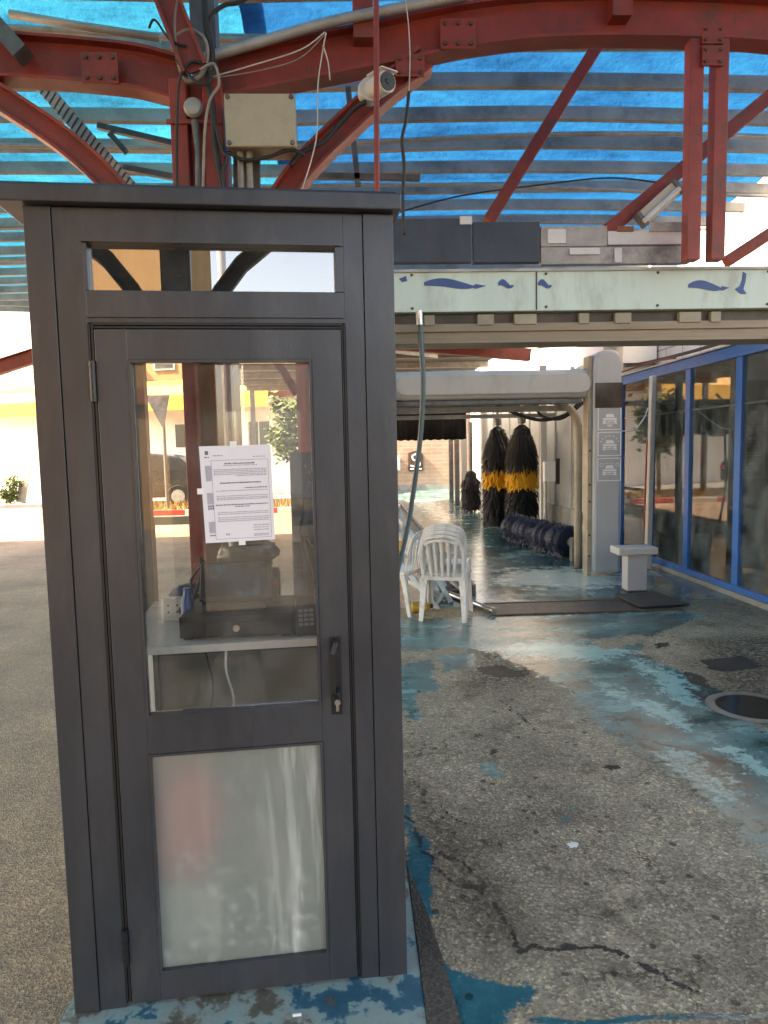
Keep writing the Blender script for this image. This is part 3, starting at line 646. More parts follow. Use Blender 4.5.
tilt(MB(), -.108, .108, -.003, 0, .012, .124).build('screen', M['screen'], tm)
MB().bx(-.11, .11, -.10, .1, 0, .03).build('stand', M['black'], tm, bevel=.006)
cr = thing('card_reader', 'small black card reader with keypad at the right of the cash drawer', 'card reader', tuple(BW(.675, SY+.06, SZ)), BRZ+R(6), local=True)
tilt(MB(), -.038, .038, 0, .03, -.02, .11, R(18)).build('body', M['black'], cr, bevel=.006)
tilt(MB(), -.028, .028, -.002, 0, .07, .10, R(18)).build('display', M['screen'], cr)
kb = MB()
for i in range(3):
    for j in range(4): tilt(kb, -.026+i*.018, -.012+i*.018, -.003, 0, .002+j*.015, .012+j*.015, R(18))
kb.build('keypad', M['slat'], cr)
MB().bx(-.04, .04, -.07, .05, 0, .016).build('cradle', M['black'], cr, bevel=.004)
# bundle of black cloth/bag on top behind the terminal
def blob(mb, c, r, seed, sq=(1, 1, 1), n=14, amp=.35, fr_=3.):
    c = Vector(c); vs = []; fs = []
    for i in range(n+1):
        th = math.pi*i/n
        for k in range(2*n):
            ph = math.pi*k/n; d = Vector((math.sin(th)*math.cos(ph), math.sin(th)*math.sin(ph), math.cos(th)))
            q = 1+amp*mnoise.noise(d*fr_+Vector((seed, 0, 0))); vs.append(c+Vector((d.x*r*sq[0]*q, d.y*r*sq[1]*q, d.z*r*sq[2]*q)))
    for i in range(n):
        for k in range(2*n):
            a = i*2*n+k; b = i*2*n+(k+1) % (2*n); fs.append((a, b, b+2*n, a+2*n))
    mb.add(vs, fs); return mb
pb = BW(.50, SY+.36, SZ)
pr = thing('receipt_printer', 'dark receipt printer behind the till screen with an orange edge', 'printer', tuple(pb), BRZ, local=True)
mbp = MB(); mbp.prism([(-.08, 0), (.08, 0), (.08, .15), (-.02, .18), (-.08, .15)], lambda u, v, t: (t, u, v), -.09, .09); mbp.build('body', M['black'], pr, bevel=.012)
MB().bx(-.085, .085, -.085, -.079, .125, .135).build('tear_edge', M['orange'], pr)
bb = MB(); blob(bb, BW(.47, SY+.36, SZ+.235), .085, 3, (1.25, .8, .75)); 
tag(bb.build('black_bag', M['black'], smooth=True), 'crumpled black bag lying on the printer below the paper notice', 'bag')
sk = thing('socket_box', 'white double power socket standing at the left end of the shelf', 'power socket', tuple(BW(.20, SY+.30, SZ)), BRZ, local=True)
MB().bx(-.04, .04, 0, .03, .0, .085).build('body', M['white_pl'], sk, bevel=.004)
for x in (-.02, .012):
    for z in (.03, .055): MB().bx(x, x+.006, -.001, 0, z, z+.006).build('socket_hole', M['gasket'], sk)
def cable(name, label, pts, r, m, cat='cable', n=6, group=None):
    pts = [Vector(p) for p in pts]; sm = []
    for i in range(len(pts)-1):
        p0 = pts[max(i-1, 0)]; p1 = pts[i]; p2 = pts[i+1]; p3 = pts[min(i+2, len(pts)-1)]
        for k in range(n):
            t = k/n; sm.append(.5*((2*p1)+(p2-p0)*t+(2*p0-5*p1+4*p2-p3)*t*t+(3*p1-p0-3*p2+p3)*t**3))
    sm.append(pts[-1])
    return tag(MB().tube(sm, r, 6).build(name, m, smooth=True), label, cat, group)
cable('cable_tangle', 'tangled black cables beside the socket on the shelf', [BW(.27, SY+.3, SZ+.01), BW(.24, SY+.2, SZ+.06), BW(.29, SY+.22, SZ+.11), BW(.31, SY+.3, SZ+.2), BW(.27, SY+.28, SZ+.14), BW(.33, SY+.24, SZ+.08), BW(.30, SY+.2, SZ+.01), BW(.36, SY+.35, SZ+.05), BW(.3, SY+.36, SZ+.22), BW(.33, SY+.4, SZ+.02)], .006, M['cable'])
cable('white_cable', 'white cable hanging from the adaptor below the shelf', [BW(.405, .5, .90), BW(.40, .49, .80), BW(.42, .5, .68), BW(.38, .5, .55), BW(.36, .6, .3)], .004, M['white_pl'])
cable('brown_cord', 'dark cord hanging below the shelf left of the white cord', [BW(.30, .6, .91), BW(.33, .58, .8), BW(.34, .6, .7), BW(.31, .6, .5), BW(.30, .65, .2)], .004, M['cable'])
ad = thing('power_adaptor', 'black power adaptor plugged below the shelf edge', 'adaptor', tuple(BW(.45, .5, .875)), BRZ, local=True)
MB().bx(-.03, .03, -.02, .02, 0, .035).build('body', M['black'], ad, bevel=.008)
MB().bx(-.045, -.03, -.012, .012, .006, .028).build('plug', M['white_pl'], ad, bevel=.003)
cable('key_ring', 'loop of pale cord at the right end of the shelf', [BW(.74, .45, SZ+.01), BW(.73, .45, SZ+.08), BW(.76, .46, SZ+.12), BW(.78, .47, SZ+.06), BW(.745, .45, SZ+.02)], .004, M['string'], 'cord')
tag(MB().add([BW(.68, .38, SZ+.001), BW(.78, .36, SZ+.001), BW(.79, .42, SZ+.001), BW(.69, .44, SZ+.001), BW(.68, .38, SZ+.02), BW(.78, .36, SZ+.02), BW(.79, .42, SZ+.02), BW(.69, .44, SZ+.02)], [(0, 1, 2, 3), (7, 6, 5, 4), (0, 4, 5, 1), (1, 5, 6, 2), (2, 6, 7, 3), (3, 7, 4, 0)]).build('remote_control', M['black']), 'small black remote lying at the right end of the shelf', 'remote')
mb = MB(); blob(mb, BW(.27, .17, .46), .15, 12, (1.0, .8, 1.25), 16, .12, 1.5)
tag(mb.build('red_bag', M['red_pl'], smooth=True), 'soft red bag set on a grey box inside the booth behind the frosted lower pane', 'bag')
sb = MB().add([BW(x, y, z) for z in (.022, .285) for x, y in ((.09, .09), (.40, .09), (.40, .34), (.09, .34))], [(3, 2, 1, 0), (4, 5, 6, 7), (0, 1, 5, 4), (1, 2, 6, 5), (2, 3, 7, 6), (3, 0, 4, 7)])
tag(sb.build('storage_box', M['grey_wall'], bevel=.01), 'pale grey storage box under the red bag behind the frosted pane', 'box')
tag(MB().tube([BW(.60, .3, .02), BW(.60, .3, .34)], .1, 16).build('waste_bin', M['grey_wall'], smooth='auto'), 'pale grey bin faintly seen behind the frosted lower pane', 'bin')
rl = thing('rolled_mat', 'tall dark blue roll standing behind the booth at the right', 'roll', tuple(Vector((-.22, 3.24, -.004))))
MB().tube([(-.215, 3.24, 0), (-.22, 3.24, .9), (-.225, 3.25, 1.55)], [.085, .08, .075], 14).build('roll', M['bluecloth'], rl, smooth='auto')
MB().tube([(-.085+-.0, 3.28, 0), (-.10, 3.28, 1.35)], .035, 10).build('pole', M['blue_pl'], rl)
cable('black_lead', 'black lead looping behind the right side of the paper notice', [BW(.70, .8, 1.50), BW(.76, .78, 1.42), BW(.80, .8, 1.28), BW(.74, .82, 1.16), BW(.68, .8, 1.22), BW(.72, .76, 1.05), BW(.8, .8, SZ)], .009, M['cable'])
cable('white_lead', 'white lead hanging at the right inside the booth', [BW(.80, .7, 1.62), BW(.78, .68, 1.3), BW(.74, .66, 1.1), BW(.70, .6, SZ+.01)], .006, M['white_pl'])
mb = MB(); blob(mb, BW(.74, .9, 1.15), .12, 30, (.55, .5, 2.2), 14, .3, 2.)
tag(mb.build('blue_jacket', M['bluecloth'], smooth=True), 'dark blue jacket hanging at the right inside the booth', 'jacket')
mb = MB(); blob(mb, BW(.24, .85, SZ+.05), .07, 33, (1.1, 1, .7), 12, .4, 2.)
tag(mb.build('blue_bag', M['blue_pl'], smooth=True), 'small dark blue bag at the left end of the shelf', 'bag')
tag(MB().lathe([(.022, 0), (.024, .10), (.012, .13), (.012, .15)], BW(.275, .52, SZ), (0, 0, 1), 16).build('small_bottle', M['navy'], smooth='auto'), 'small blue bottle standing left of the till on the shelf', 'bottle')
# trestle behind the booth
ts = thing('trestle', 'red brown wooden trestle seen through the booth glass', 'trestle', (-1.05, 4.5, -.004))
q = at(196, 520, 4.5)
tz = q.z; tx = q.x
MB().bar((tx-.4, 4.5, tz), (tx+.45, 4.5, tz), .07, .05).build('top_rail', M['tan'], ts)
for sx in (-.3, .35):
    for sy in (-.22, .22): MB().bar((tx+sx, 4.5+sy*.1, tz-.02), (tx+sx+(-.06 if sx < 0 else .06), 4.5+sy, 0), .05, .03).build('leg', M['wood_red'], ts)

# ------------------------------------------------------------------ canopy
CX = -.655; BY = 3.3
cano = thing('canopy', 'arched red steel canopy with blue tarpaulin roof over the wash entrance', 'canopy', (CX, BY, 0))
def roof_z(x):
    if x < CX-9.4: t = (x-(CX-11.75))/2.35
    elif x > CX: t = (x-1.65)/2.35
    else: t = (x-(CX-2.35))/2.35 if x > CX-4.7 else (x-(CX-7.05))/2.35
    return 4.14+.035*(1-t*t)
# tarpaulin
TX0, TX1, TY0, TY1 = -12.4, 4.4, -3.4, 12.9  # left and rear edges stretched out of view to shade the ground
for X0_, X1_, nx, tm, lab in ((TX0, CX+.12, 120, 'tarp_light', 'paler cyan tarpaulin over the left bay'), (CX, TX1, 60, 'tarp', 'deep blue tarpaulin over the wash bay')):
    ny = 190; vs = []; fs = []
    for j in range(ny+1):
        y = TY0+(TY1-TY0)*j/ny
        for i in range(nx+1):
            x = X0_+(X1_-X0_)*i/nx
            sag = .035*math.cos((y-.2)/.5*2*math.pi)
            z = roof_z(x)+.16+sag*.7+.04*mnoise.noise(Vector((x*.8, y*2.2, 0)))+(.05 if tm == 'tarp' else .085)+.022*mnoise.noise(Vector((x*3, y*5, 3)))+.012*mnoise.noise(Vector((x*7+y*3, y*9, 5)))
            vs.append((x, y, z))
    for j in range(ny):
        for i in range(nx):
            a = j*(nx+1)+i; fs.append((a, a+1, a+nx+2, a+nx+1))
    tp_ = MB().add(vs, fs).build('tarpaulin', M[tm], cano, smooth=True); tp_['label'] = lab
pxs = [TX0+(TX1-TX0)*k/44 for k in range(45)]
y = -3.3
while y < 12.8:
    MB().ribbon([(x, y+.012*mnoise.noise(Vector((x*.3, y, 1))), roof_z(x)+.03+.02*mnoise.noise(Vector((x*.4, y*3, 7)))) for x in pxs], .055, .098).build('purlin', M['purlin'], cano); y += .5
yy = [1.95, 3.0, 4.45, 5.9, 6.95, 8.2, 9.4]
for k, y in enumerate(yy):
    pts = [(x, y, roof_z(x)-.07+.05*math.sin(x*.7+k*2)) for x in pxs]
    MB().tube(pts, .02, 7).build('tie_tube', M['galv'], cano, smooth=True)
# arched main beam: I section swept along measured centre line
def ibeam(mb, pts, h, w, tf=.014, tw=.012, wd=(0, 1, 0)):
    wd = Vector(wd); pts = [Vector(p) for p in pts]; n = len(pts)
    prof = [(-w/2, -h/2), (w/2, -h/2), (w/2, -h/2+tf), (tw/2, -h/2+tf), (tw/2, h/2-tf), (w/2, h/2-tf), (w/2, h/2), (-w/2, h/2), (-w/2, h/2-tf), (-tw/2, h/2-tf), (-tw/2, -h/2+tf), (-w/2, -h/2+tf)]
    vs = []; fs = []; k = len(prof)
    for i, P in enumerate(pts):
        d = (pts[min(i+1, n-1)]-pts[max(i-1, 0)]).normalized(); b = wd.cross(d).normalized()
        if b.z < 0: b = -b
        vs += [P+wd*u+b*v for u, v in prof]
    for i in range(n-1):
        for j in range(k): fs.append((i*k+j, i*k+(j+1) % k, (i+1)*k+(j+1) % k, (i+1)*k+j))
    fs += [tuple(range(k-1, -1, -1)), tuple(range((n-1)*k, n*k))]
    mb.add(vs, fs)
def smooth_pts(p, n=6):
    p = [Vector(q) for q in p]; o = []
    for i in range(len(p)-1):
        p0 = p[max(i-1, 0)]; p1 = p[i]; p2 = p[i+1]; p3 = p[min(i+2, len(p)-1)]
        for k in range(n):
            t = k/n; o.append(.5*((2*p1)+(p2-p0)*t+(2*p0-5*p1+4*p2-p3)*t*t+(3*p1-p0-3*p2+p3)*t**3))
    return o+[p[-1]]
pr_ = [at(*q, BY) for q in ((212, 80), (260, 72), (330, 58), (400, 44), (470, 30), (540, 22), (620, 20), (700, 22), (768, 26))]
xe = [(p.x, p.z) for p in pr_]
pr_ += [Vector((2.6, BY, 3.42)), Vector((3.2, BY, 3.3)), Vector((3.95, BY, 3.08))]
pl_ = [at(*q, BY) for q in ((184, 84), (140, 72), (90, 66), (40, 62), (0, 60), (-60, 66))]
pl_ += [Vector((-2.6, BY, 3.28)), Vector((-3.6, BY, 3.1)), Vector((-4.5, BY, 2.85)), Vector((-5.3, BY, 2.6))]
mb = MB(); ibeam(mb, smooth_pts(pr_), .19, .11); mb.build('arch_beam', M['red'], cano, bevel=.002)
mb = MB(); ibeam(mb, smooth_pts(pl_), .19, .11); mb.build('arch_beam', M['red'], cano, bevel=.002)
mb = MB(); ibeam(mb, smooth_pts([at(*q, BY+.0) for q in ((425, 62), (385, 92), (345, 128), (305, 168), (275, 210), (248, 262))]), .11, .10); mb.build('brace', M['red'], cano, bevel=.002)
mb = MB(); ibeam(mb, smooth_pts([at(*q, BY) for q in ((-70, 72), (-20, 88), (30, 118), (75, 150), (115, 188), (160, 245))]), .11, .10); mb.build('brace', M['red'], cano, bevel=.002)
def hcol(mb, x, y, z0, z1, w=.2):
    t = .014
    mb.bx(x-w/2, x+w/2, y-w/2, y-w/2+t, z0, z1); mb.bx(x-w/2, x+w/2, y+w/2-t, y+w/2, z0, z1); mb.bx(x-.008, x+.008, y-w/2+t, y+w/2-t, z0, z1)
mb = MB()
mb.bx(CX-.115, CX-.04, BY-.1, BY+.1, 0, 3.2); mb.bx(CX+.03, CX+.115, BY-.1, BY+.1, 0, 3.2); mb.bx(CX-.04, CX+.03, BY-.05, BY+.06, 0, 3.2)
mb.build('column', M['red'], cano, bevel=.004)
MB().bx(CX-.13, CX+.115, BY-.112, BY-.1, 3.0, 3.02).build('joint_plate', M['red'], cano, bevel=.003)
# post above the beam and slanting channel
MB().bx(CX-.02, CX+.09, BY-.05, BY+.05, 3.2, 4.3).build('upper_post', M['darkgalv'], cano)
a, b = at(160, -20, 3.1), at(196, 72, 3.1)
mb = MB(); ibeam(mb, [a+(a-b)*.8, a, b], .11, .08, wd=(0, 1, 0)); mb.build('upper_brace', M['red'], cano)
# back rows of columns and arches
for Y2 in (-1.35, 9.6):
    mb = MB(); ibeam(mb, smooth_pts([Vector((p.x, Y2, p.z)) for p in pr_], 3), .19, .11); mb.build('arch_beam', M['red'], cano)
    mb = MB(); ibeam(mb, smooth_pts([Vector((p.x, Y2, p.z)) for p in pl_], 3), .19, .11); mb.build('arch_beam', M['red'], cano)
    rm_ = M['darkgalv'] if Y2 < 0 else M['red']  # shade and glass tint put into the rear row's colour; the steel is red
    mb = MB(); mb.bx(CX-.1, CX+.1, Y2-.1, Y2+.1, 0, 4.1); mb.build('column', rm_, cano)
    for s in (-1, 1):
        mb = MB(); ibeam(mb, smooth_pts([Vector((CX+s*.1, Y2, 2.35)), Vector((CX+s*.45, Y2, 2.9)), Vector((CX+s*1.1, Y2, 3.38))], 3), .11, .1); mb.build('brace', rm_, cano)
for X2 in (-5.35, -10.05, 4.0):
    for Y2 in ((-1.35, 3.3, 9.6) if X2 < 0 else (-1.35, 3.3)):
        mb = MB(); mb.bx(X2-.1, X2+.1, Y2-.1, Y2+.1, 0, 4.1); mb.build('column', M['red'], cano)
# diagonal braces under the roof
for (q0, q1, Y2, w) in (((596, 48), (488, 222), 4.4, .075), ((790, 80), (606, 232), 4.4, .085), ((800, 214), (726, 262), 5.0, .08), ((30, 40), (140, 190), 4.6, .07)):
    if q0[0] == 30: continue
    MB().bar(at(*q0, Y2), at(*q1, Y2), w, w, (0, 1, 0)).build('brace', M['red'], cano, bevel=.003)
mb = MB()
a, b = at(44, 88, 3.9), at(138, 196, 3.9)
mb.bar(a, b, .07, .09, (0, 1, 0)); mb.build('tray', M['darkgalv'], cano)
d = (b-a)
tx = MB()
for k in range(22):
    p = a+d*((k+.5)/22); tx.bar(p+Vector((-.02, -.045, -.03)), p+Vector((.02, -.045, .03)), .02, .012, (0, 1, 0))
tx.build('tray_lacing', M['galv'], cano)
MB().bar(at(-10, 18, 3.2), at(24, 56, 3.2), .07, .09, (0, 1, 0)).build('tray', M['darkgalv'], cano)
# brackets under the roof, right
MB().bx(*(lambda p: (p.x-.045, p.x+.045, BY-.08, BY+.02, p.z-.06, p.z+.55))(at(616, 12, BY))).build('hanger', M['red'], cano, bevel=.003)
MB().bx(*(lambda p: (p.x-.045, p.x+.045, BY-.08, BY+.02, p.z-.05, p.z+.6))(at(363, 36, BY))).build('hanger', M['red'], cano, bevel=.003)
MB().tube([at(10, 14, 3.6), at(80, 26, 3.6), at(160, 38, 3.6)], .02, 8).build('tie_tube', M['galv'], cano, smooth=True)
for q0, q1 in (((98, 126), (182, 146)), ((110, 134), (126, 152)), ((124, 168), (178, 178)), ((348, 88), (358, 186)), ((420, 178), (300, 176))):
    MB().bar(at(*q0, 4.0), at(*q1, 4.0), .03, .035, (0, 1, 0)).build('stay', M['darkgalv'], cano)
# bolted splice and gusset plates
for (px, py, w_, h_) in ((458, 34, .16, .13), (100, 68, .16, .13), (410, 66, .13, .09)):
    p = at(px, py, BY-.062); pl = MB().bx(p.x-w_/2, p.x+w_/2, BY-.066, BY-.056, p.z-h_/2, p.z+h_/2).build('splice_plate', M['red'], cano, bevel=.002)
    for fx in (-.36, 0, .36):
        for fz in (-.33, .33): MB().lathe([(.010, 0), (.010, .009)], (p.x+w_*fx, BY-.066, p.z+h_*fz), (0, -1, 0), 6).build('bolt', M['rust'], pl)
# twin hanging posts with plate
HY = 3.22
for px in (694.5, 719.5):
    p0, p1 = at(px, 42, HY), at(px, 268, HY)
    MB().bx(p0.x-.032, p0.x+.032, HY-.03, HY+.03, 2.4, p0.z).build('hanger_post', M['red'], cano, bevel=.003)
for (y0, y1) in ((26, 44), (46, 66)):
    p0, p1 = at(702, y0, HY-.04), at(723, y1, HY-.04)
    pl = MB().bx(p0.x, p1.x, HY-.045, HY-.034, p1.z, p0.z).build('bolt_plate', M['red'], cano)
    bt = MB()
    for fx in (.15, .85):
        for fz in (.2, .8): bt.lathe([(.008, 0), (.008, .008)], (p0.x+(p1.x-p0.x)*fx, HY-.045, p1.z+(p0.z-p1.z)*fz), (0, -1, 0), 6)
    bt.build('bolt', M['rust'], pl)

# ------------------------------------------------------------------ things fixed to the canopy
JY = 3.14
jb = at(261, 150, JY); p0, p1 = at(225, 97, JY), at(297, 150, JY)
jx = thing('junction_box', 'large beige plastic junction box hung beside the red column', 'junction box', ((p0.x+p1.x)/2, JY, p1.z))
MB().bx(p0.x+.006, p1.x-.006, JY, JY+.13, p1.z+.006, p0.z-.006).build('body', M['beige'], jx, bevel=.008)
lid = MB().bx(p0.x, p1.x, JY-.035, JY-.002, p1.z, p0.z).build('lid', M['beige'], jx, bevel=.008)
sc_ = MB()
for x in (p0.x+.016, p1.x-.016):
    for z in (p1.z+.016, p0.z-.016): sc_.lathe([(.011, 0), (.009, .008)], (x, JY-.035, z), (0, -1, 0), 12)
sc_.build('screw', M['darkgalv'], lid)
for k, px in enumerate((240, 249)):
    a = at(px, 152, JY+.03); MB().tube([a, a+Vector((0, 0, -.4))], .014, 10).build('conduit', M['greycable'], jx)
MB().bar(at(247, 148, JY+.16), at(247, 230, JY+.16), .12, .03, (0, 1, 0)).build('bracket', M['darkgalv'], jx)
# camera
cc = at(376, 92, 3.12)
cv = thing('security_camera', 'white bullet security camera mounted on the red curved brace', 'security camera', tuple(at(372, 105, 3.18)))
body = Vector((.5, -.84, -.12)).normalized()
c0 = at(376, 88, 3.13)
MB().lathe([(.052, 0), (.054, .03), (.048, .06)], at(369, 94, 3.2), (.1, -1, -.1), 20).build('base', M['white_pl'], cv, smooth='auto')
bd_ = MB().lathe([(.040, -.03), (.044, 0), (.045, .085), (.042, .09)], c0, body, 24).build('body', M['white_pl'], cv, smooth='auto')
MB().lathe([(.036, .0905), (.036, .096)], c0, body, 24).build('lens_face', M['black'], bd_)
MB().lathe([(.012, .0965), (.012, .1)], c0, body, 16).build('lens', M['screen'], bd_)
MB().bar(c0+Vector((0, 0, .043))-body*.01, c0+Vector((0, 0, .043))+body*.11, .085, .006).build('sun_shield', M['white_pl'], cv, bevel=.002)
cable('camera_cable', 'thick black cable running down the curved brace from the security camera', [at(366, 102, 3.15), at(355, 108, 3.17), at(338, 126, 3.2), at(322, 143, 3.2), at(303, 152, 3.2), at(290, 166, 3.2)], .011, M['cable'])
# round lamp / cap on the column
rc = thing('round_bell', 'dusty round bell fixed to the face of the red column', 'bell', tuple(at(194, 118, 3.17)))
c = at(194, 109, 3.17)
MB().lathe([(.028, -.01), (.04, 0), (.042, .015), (.034, .03), (.01, .036)], c, (0, -1, 0), 24).build('dome', M['galv'], rc, smooth='auto')
MB().tube([at(195, 121, 3.17), at(198, 150, 3.17), at(198, 190, 3.17)], [.018, .014, .012], 10).build('stem', M['darkgalv'], rc, smooth='auto')
# cables round the column
G = 'cables tied to the column head'
cable('column_cable', 'thick dark cable bundle tied down the right side of the red column', [at(203, -20, 3.12), at(206, 25, 3.12), at(212, 55, 3.12), at(208, 78, 3.12), at(213, 112, 3.12), at(216, 150, 3.12), at(225, 200, 3.12)], .014, M['cable'], group=G)
cable('grey_conduit_cable', 'grey brown cable looping over the column joint', [at(178, 0, 3.1), at(175, 25, 3.1), at(178, 60, 3.1), at(186, 80, 3.1), at(200, 76, 3.1), at(207, 60, 3.1), at(205, 40, 3.1), at(190, 30, 3.1), at(176, 36, 3.1)], .009, M['greycable'], group=G)
cable('loop_cable', 'dark cable arching right from the column top under the tarpaulin', [at(208, 28, 3.15), at(212, 15, 3.15), at(225, 5, 3.15), at(240, 2, 3.15), at(262, -12, 3.15)], .009, M['cable'], group=G)
cable('low_cable', 'dark cable hanging between the column and the junction box', [at(214, 120, 3.1), at(222, 150, 3.1), at(228, 158, 3.1), at(222, 172, 3.1), at(226, 192, 3.1)], .007, M['cable'], group=G)
cable('under_box_cable', 'cable running under the junction box to the curved brace', [at(228, 152, 3.14), at(245, 160, 3.14), at(268, 157, 3.14), at(290, 150, 3.14), at(305, 155, 3.14)], .008, M['cable'], group=G)
cable('wrapped_cable', 'thin dark cable wound across the column below the beam', [at(176, 60, 3.08), at(186, 72, 3.08), at(200, 84, 3.08), at(212, 80, 3.08), at(206, 66, 3.08), at(192, 62, 3.08), at(180, 78, 3.08), at(177, 120, 3.12), at(177, 190, 3.12)], .006, M['cable'], group=G)
cable('tail_cable', 'short loose cable end sticking out left of the column top', [at(186, 46, 3.08), at(170, 40, 3.08), at(155, 20, 3.08), at(149, 28, 3.08)], .005, M['cable'], group=G)
cable('rope_loop', 'dirty cord looped round the column joint and hanging down beside it', [at(200, 70, 3.06), at(214, 64, 3.06), at(219, 84, 3.06), at(210, 100, 3.06), at(205, 130, 3.08), at(203, 190, 3.1)], .006, M['greycable'], group=G)
cable('thin_wire', 'thin pale wire strung along the face of the arched beam', [at(212, 77, 3.16), at(250, 66, 3.16), at(300, 50, 3.16), at(325, 32, 3.16)], .003, M['string'], 'wire')
cable('slack_wire', 'slack pale wire sagging below the wire on the arched beam', [at(214, 78, 3.15), at(262, 70, 3.15), at(300, 58, 3.15), at(326, 33, 3.15)], .0025, M['greycable'], 'wire')
cable('hanging_string', 'long white string hanging in front of the curved brace', [at(326, 33, 3.14), at(322, 55, 3.14), at(318, 85, 3.14), at(316, 140, 3.14), at(302, 190, 3.14)], .003, M['string'], 'string')
cable('string_end', 'short loose white string end beside the long hanging string', [at(323, 45, 3.13), at(328, 62, 3.13), at(330, 80, 3.13)], .003, M['string'], 'string')
cable('grey_conduit', 'grey conduit rising along the top of the arched beam', [at(205, 58, 3.2), at(260, 42, 3.2), at(330, 22, 3.2), at(400, 8, 3.2), at(470, -6, 3.2)], .022, M['galv'], 'conduit')
p = at(376, -30, 3.0); q = at(377, 192, 3.0)
tag(MB().tube([p, q], .0115, 10).build('thin_rod', M['red'], smooth='auto'), 'thin red rod hanging in front of the arched beam left of centre', 'rod')
cable('white_drop_wire', 'thin white wire hanging from the arched beam right of the red rod', [at(404, -10, 3.1), at(408, 20, 3.1), at(410, 55, 3.1), at(409, 92, 3.1)], .0025, M['string'], 'wire')
cable('black_drop_cable', 'black cable hanging down past the right end of the booth roof', [at(409, 92, 3.1), at(406, 120, 3.1), at(402, 140, 3.1), at(404, 165, 3.1), at(403, 200, 3.1), at(404, 235, 3.1)], .008, M['cable'])
cable('roof_cable', 'thin black cable draped across the purlins at the right', [at(400, 212, 6.5), at(460, 196, 6.5), at(540, 185, 6.5), at(610, 178, 6.5), at(668, 184, 6.5)], .008, M['cable'])
# fluorescent batten
a, b = at(641, 220, 4.3), at(676, 188, 4.3)
lf = thing('fluorescent_lamp', 'unlit fluorescent batten lamp fixed along the diagonal brace', 'lamp', tuple(a))
MB().bar(a, b, .09, .05, (0, 1, 0)).build('housing', M['lamp_w'], lf, bevel=.006)
MB().tube([a+Vector((.0, -.045, -.02)), b+Vector((.0, -.045, -.02))], .016, 10).build('tube', M['white_pl'], lf)
for p in (a, b): MB().bar(p-(b-a).normalized()*.012, p+(b-a).normalized()*.012, .1, .07, (0, 1, 0)).build('end_cap', M['darkgalv'], lf)

# ------------------------------------------------------------------ entrance sign and beam
FY = 3.36
def fbox(mb, px0, px1, py0, py1, y0, y1):
    A = at(px0, py0, y0); B = at(px1, py1, y0); mb.bx(A.x, B.x, y0, y1, B.z, A.z); return mb
sg = thing('mint_sign', 'long mint green sign with navy marks above the wash entrance', 'sign', (1.6, FY, 2.2))
X0, X1 = -.25, 3.6
MB().bx(X0, X1, FY, FY+.06, 2.21, 2.405).build('board', M['mint'], sg, bevel=.003)
MB().bx(X0, X1, FY-.012, FY, 2.395, 2.408).build('edge_trim', M['galv'], sg)
for x in (.9, 2.1): MB().bx(x, x+.006, FY-.003, FY, 2.214, 2.394).build('seam', M['fascia_dark'], sg)
for x in (.3, .95, 1.5, 2.05, 2.6):
    for z in (2.228, 2.384): MB().lathe([(.007, 0), (.006, .005)], (x, FY, z), (0, -1, 0), 8).build('screw', M['rust'], sg)
# navy tail shaped mark at the right end
def onsign(px, py): p = at(px, py, FY); return p.x, p.z
poly = [onsign(*q) for q in ((743, 272), (746, 274), (745, 282), (743, 289), (746, 294), (741, 294), (737, 291), (735, 289), (740, 286), (742, 280))]
MB().prism(poly, lambda u, v, t: (u, t, v), FY-.004, FY+.001).build('tail_mark', M['navy'], sg)
poly = [onsign(*q) for q in ((399, 279), (406, 276), (407, 281), (402, 282))]
MB().prism(poly, lambda u, v, t: (u, t, v), FY-.004, FY+.001).build('tail_mark', M['navy'], sg)
for (xa, xb, ya, h_) in ((424, 486, 285, 5), (498, 514, 285, 4), (538, 552, 285, 4), (688, 729, 287, 5)):
    up_, dn_ = [], []
    for k in range(25):
        f = k/24; w_ = h_*(math.sin(math.pi*min(1, f*1.15+.06))**.6 if f < .82 else max(.03, (1-f)/.18)*.6)
        px = xa+(xb-xa)*f; py = ya-1.6*math.sin(f*6.283)+1.5*(f-.5)
        up_.append(onsign(px, py-w_)); dn_.append(onsign(px, py+w_*.7))
    MB().prism(up_+dn_[::-1], lambda u, v, t: (u, t, v), FY-.003, FY+.001).build('navy_marking', M['navy'], sg)
us = thing('upper_sign', 'weathered dark and white sign board above the mint sign', 'sign', (1.0, FY+.03, 2.42))
def seg(px0, px1, py0, py1, m, nm, y0=FY+.03):
    fbox(MB(), px0, px1, py0, py1, y0, y0+.04).build(nm, m, us, bevel=.003)
seg(340, 472, 219, 262, M['sign_dark'], 'dark_panel'); seg(473, 540, 222, 262, M['sign_dark'], 'dark_panel', FY+.034)
seg(541, 607, 226, 246, M['sign_grey'], 'grey_panel'); seg(608, 686, 231, 244, M['sign_white'], 'white_panel')
seg(541, 690, 247, 263, M['sign_grey'], 'grey_panel', FY+.034)
for (a0, a1, b0, b1, m) in ((460, 472, 216, 224, 'sign_white'), (548, 566, 229, 243, 'sign_white'), (570, 600, 248, 254, 'sign_white'), (618, 634, 226, 231, 'rust_band'), (650, 690, 222, 231, 'sign_grey'), (615, 622, 248, 262, 'sign_white')):
    A = at(a0, b0, FY+.02); B = at(a1, b1, FY+.02); MB().bx(A.x, B.x, FY+.022, FY+.0295, B.z, A.z).build('patch', M[m], us)
bm_ = thing('entrance_beam', 'brown tan steel beam spanning the wash entrance below the mint sign', 'beam', (1.6, FY+.03, 2.06))
A = at(400, 312, FY+.02).z; B = at(400, 322, FY+.02).z; C0 = at(400, 344, FY+.02).z
MB().bx(X0, X1, FY+.03, FY+.2, 2.062, 2.16).build('girder', M['fascia'], bm_, bevel=.004)
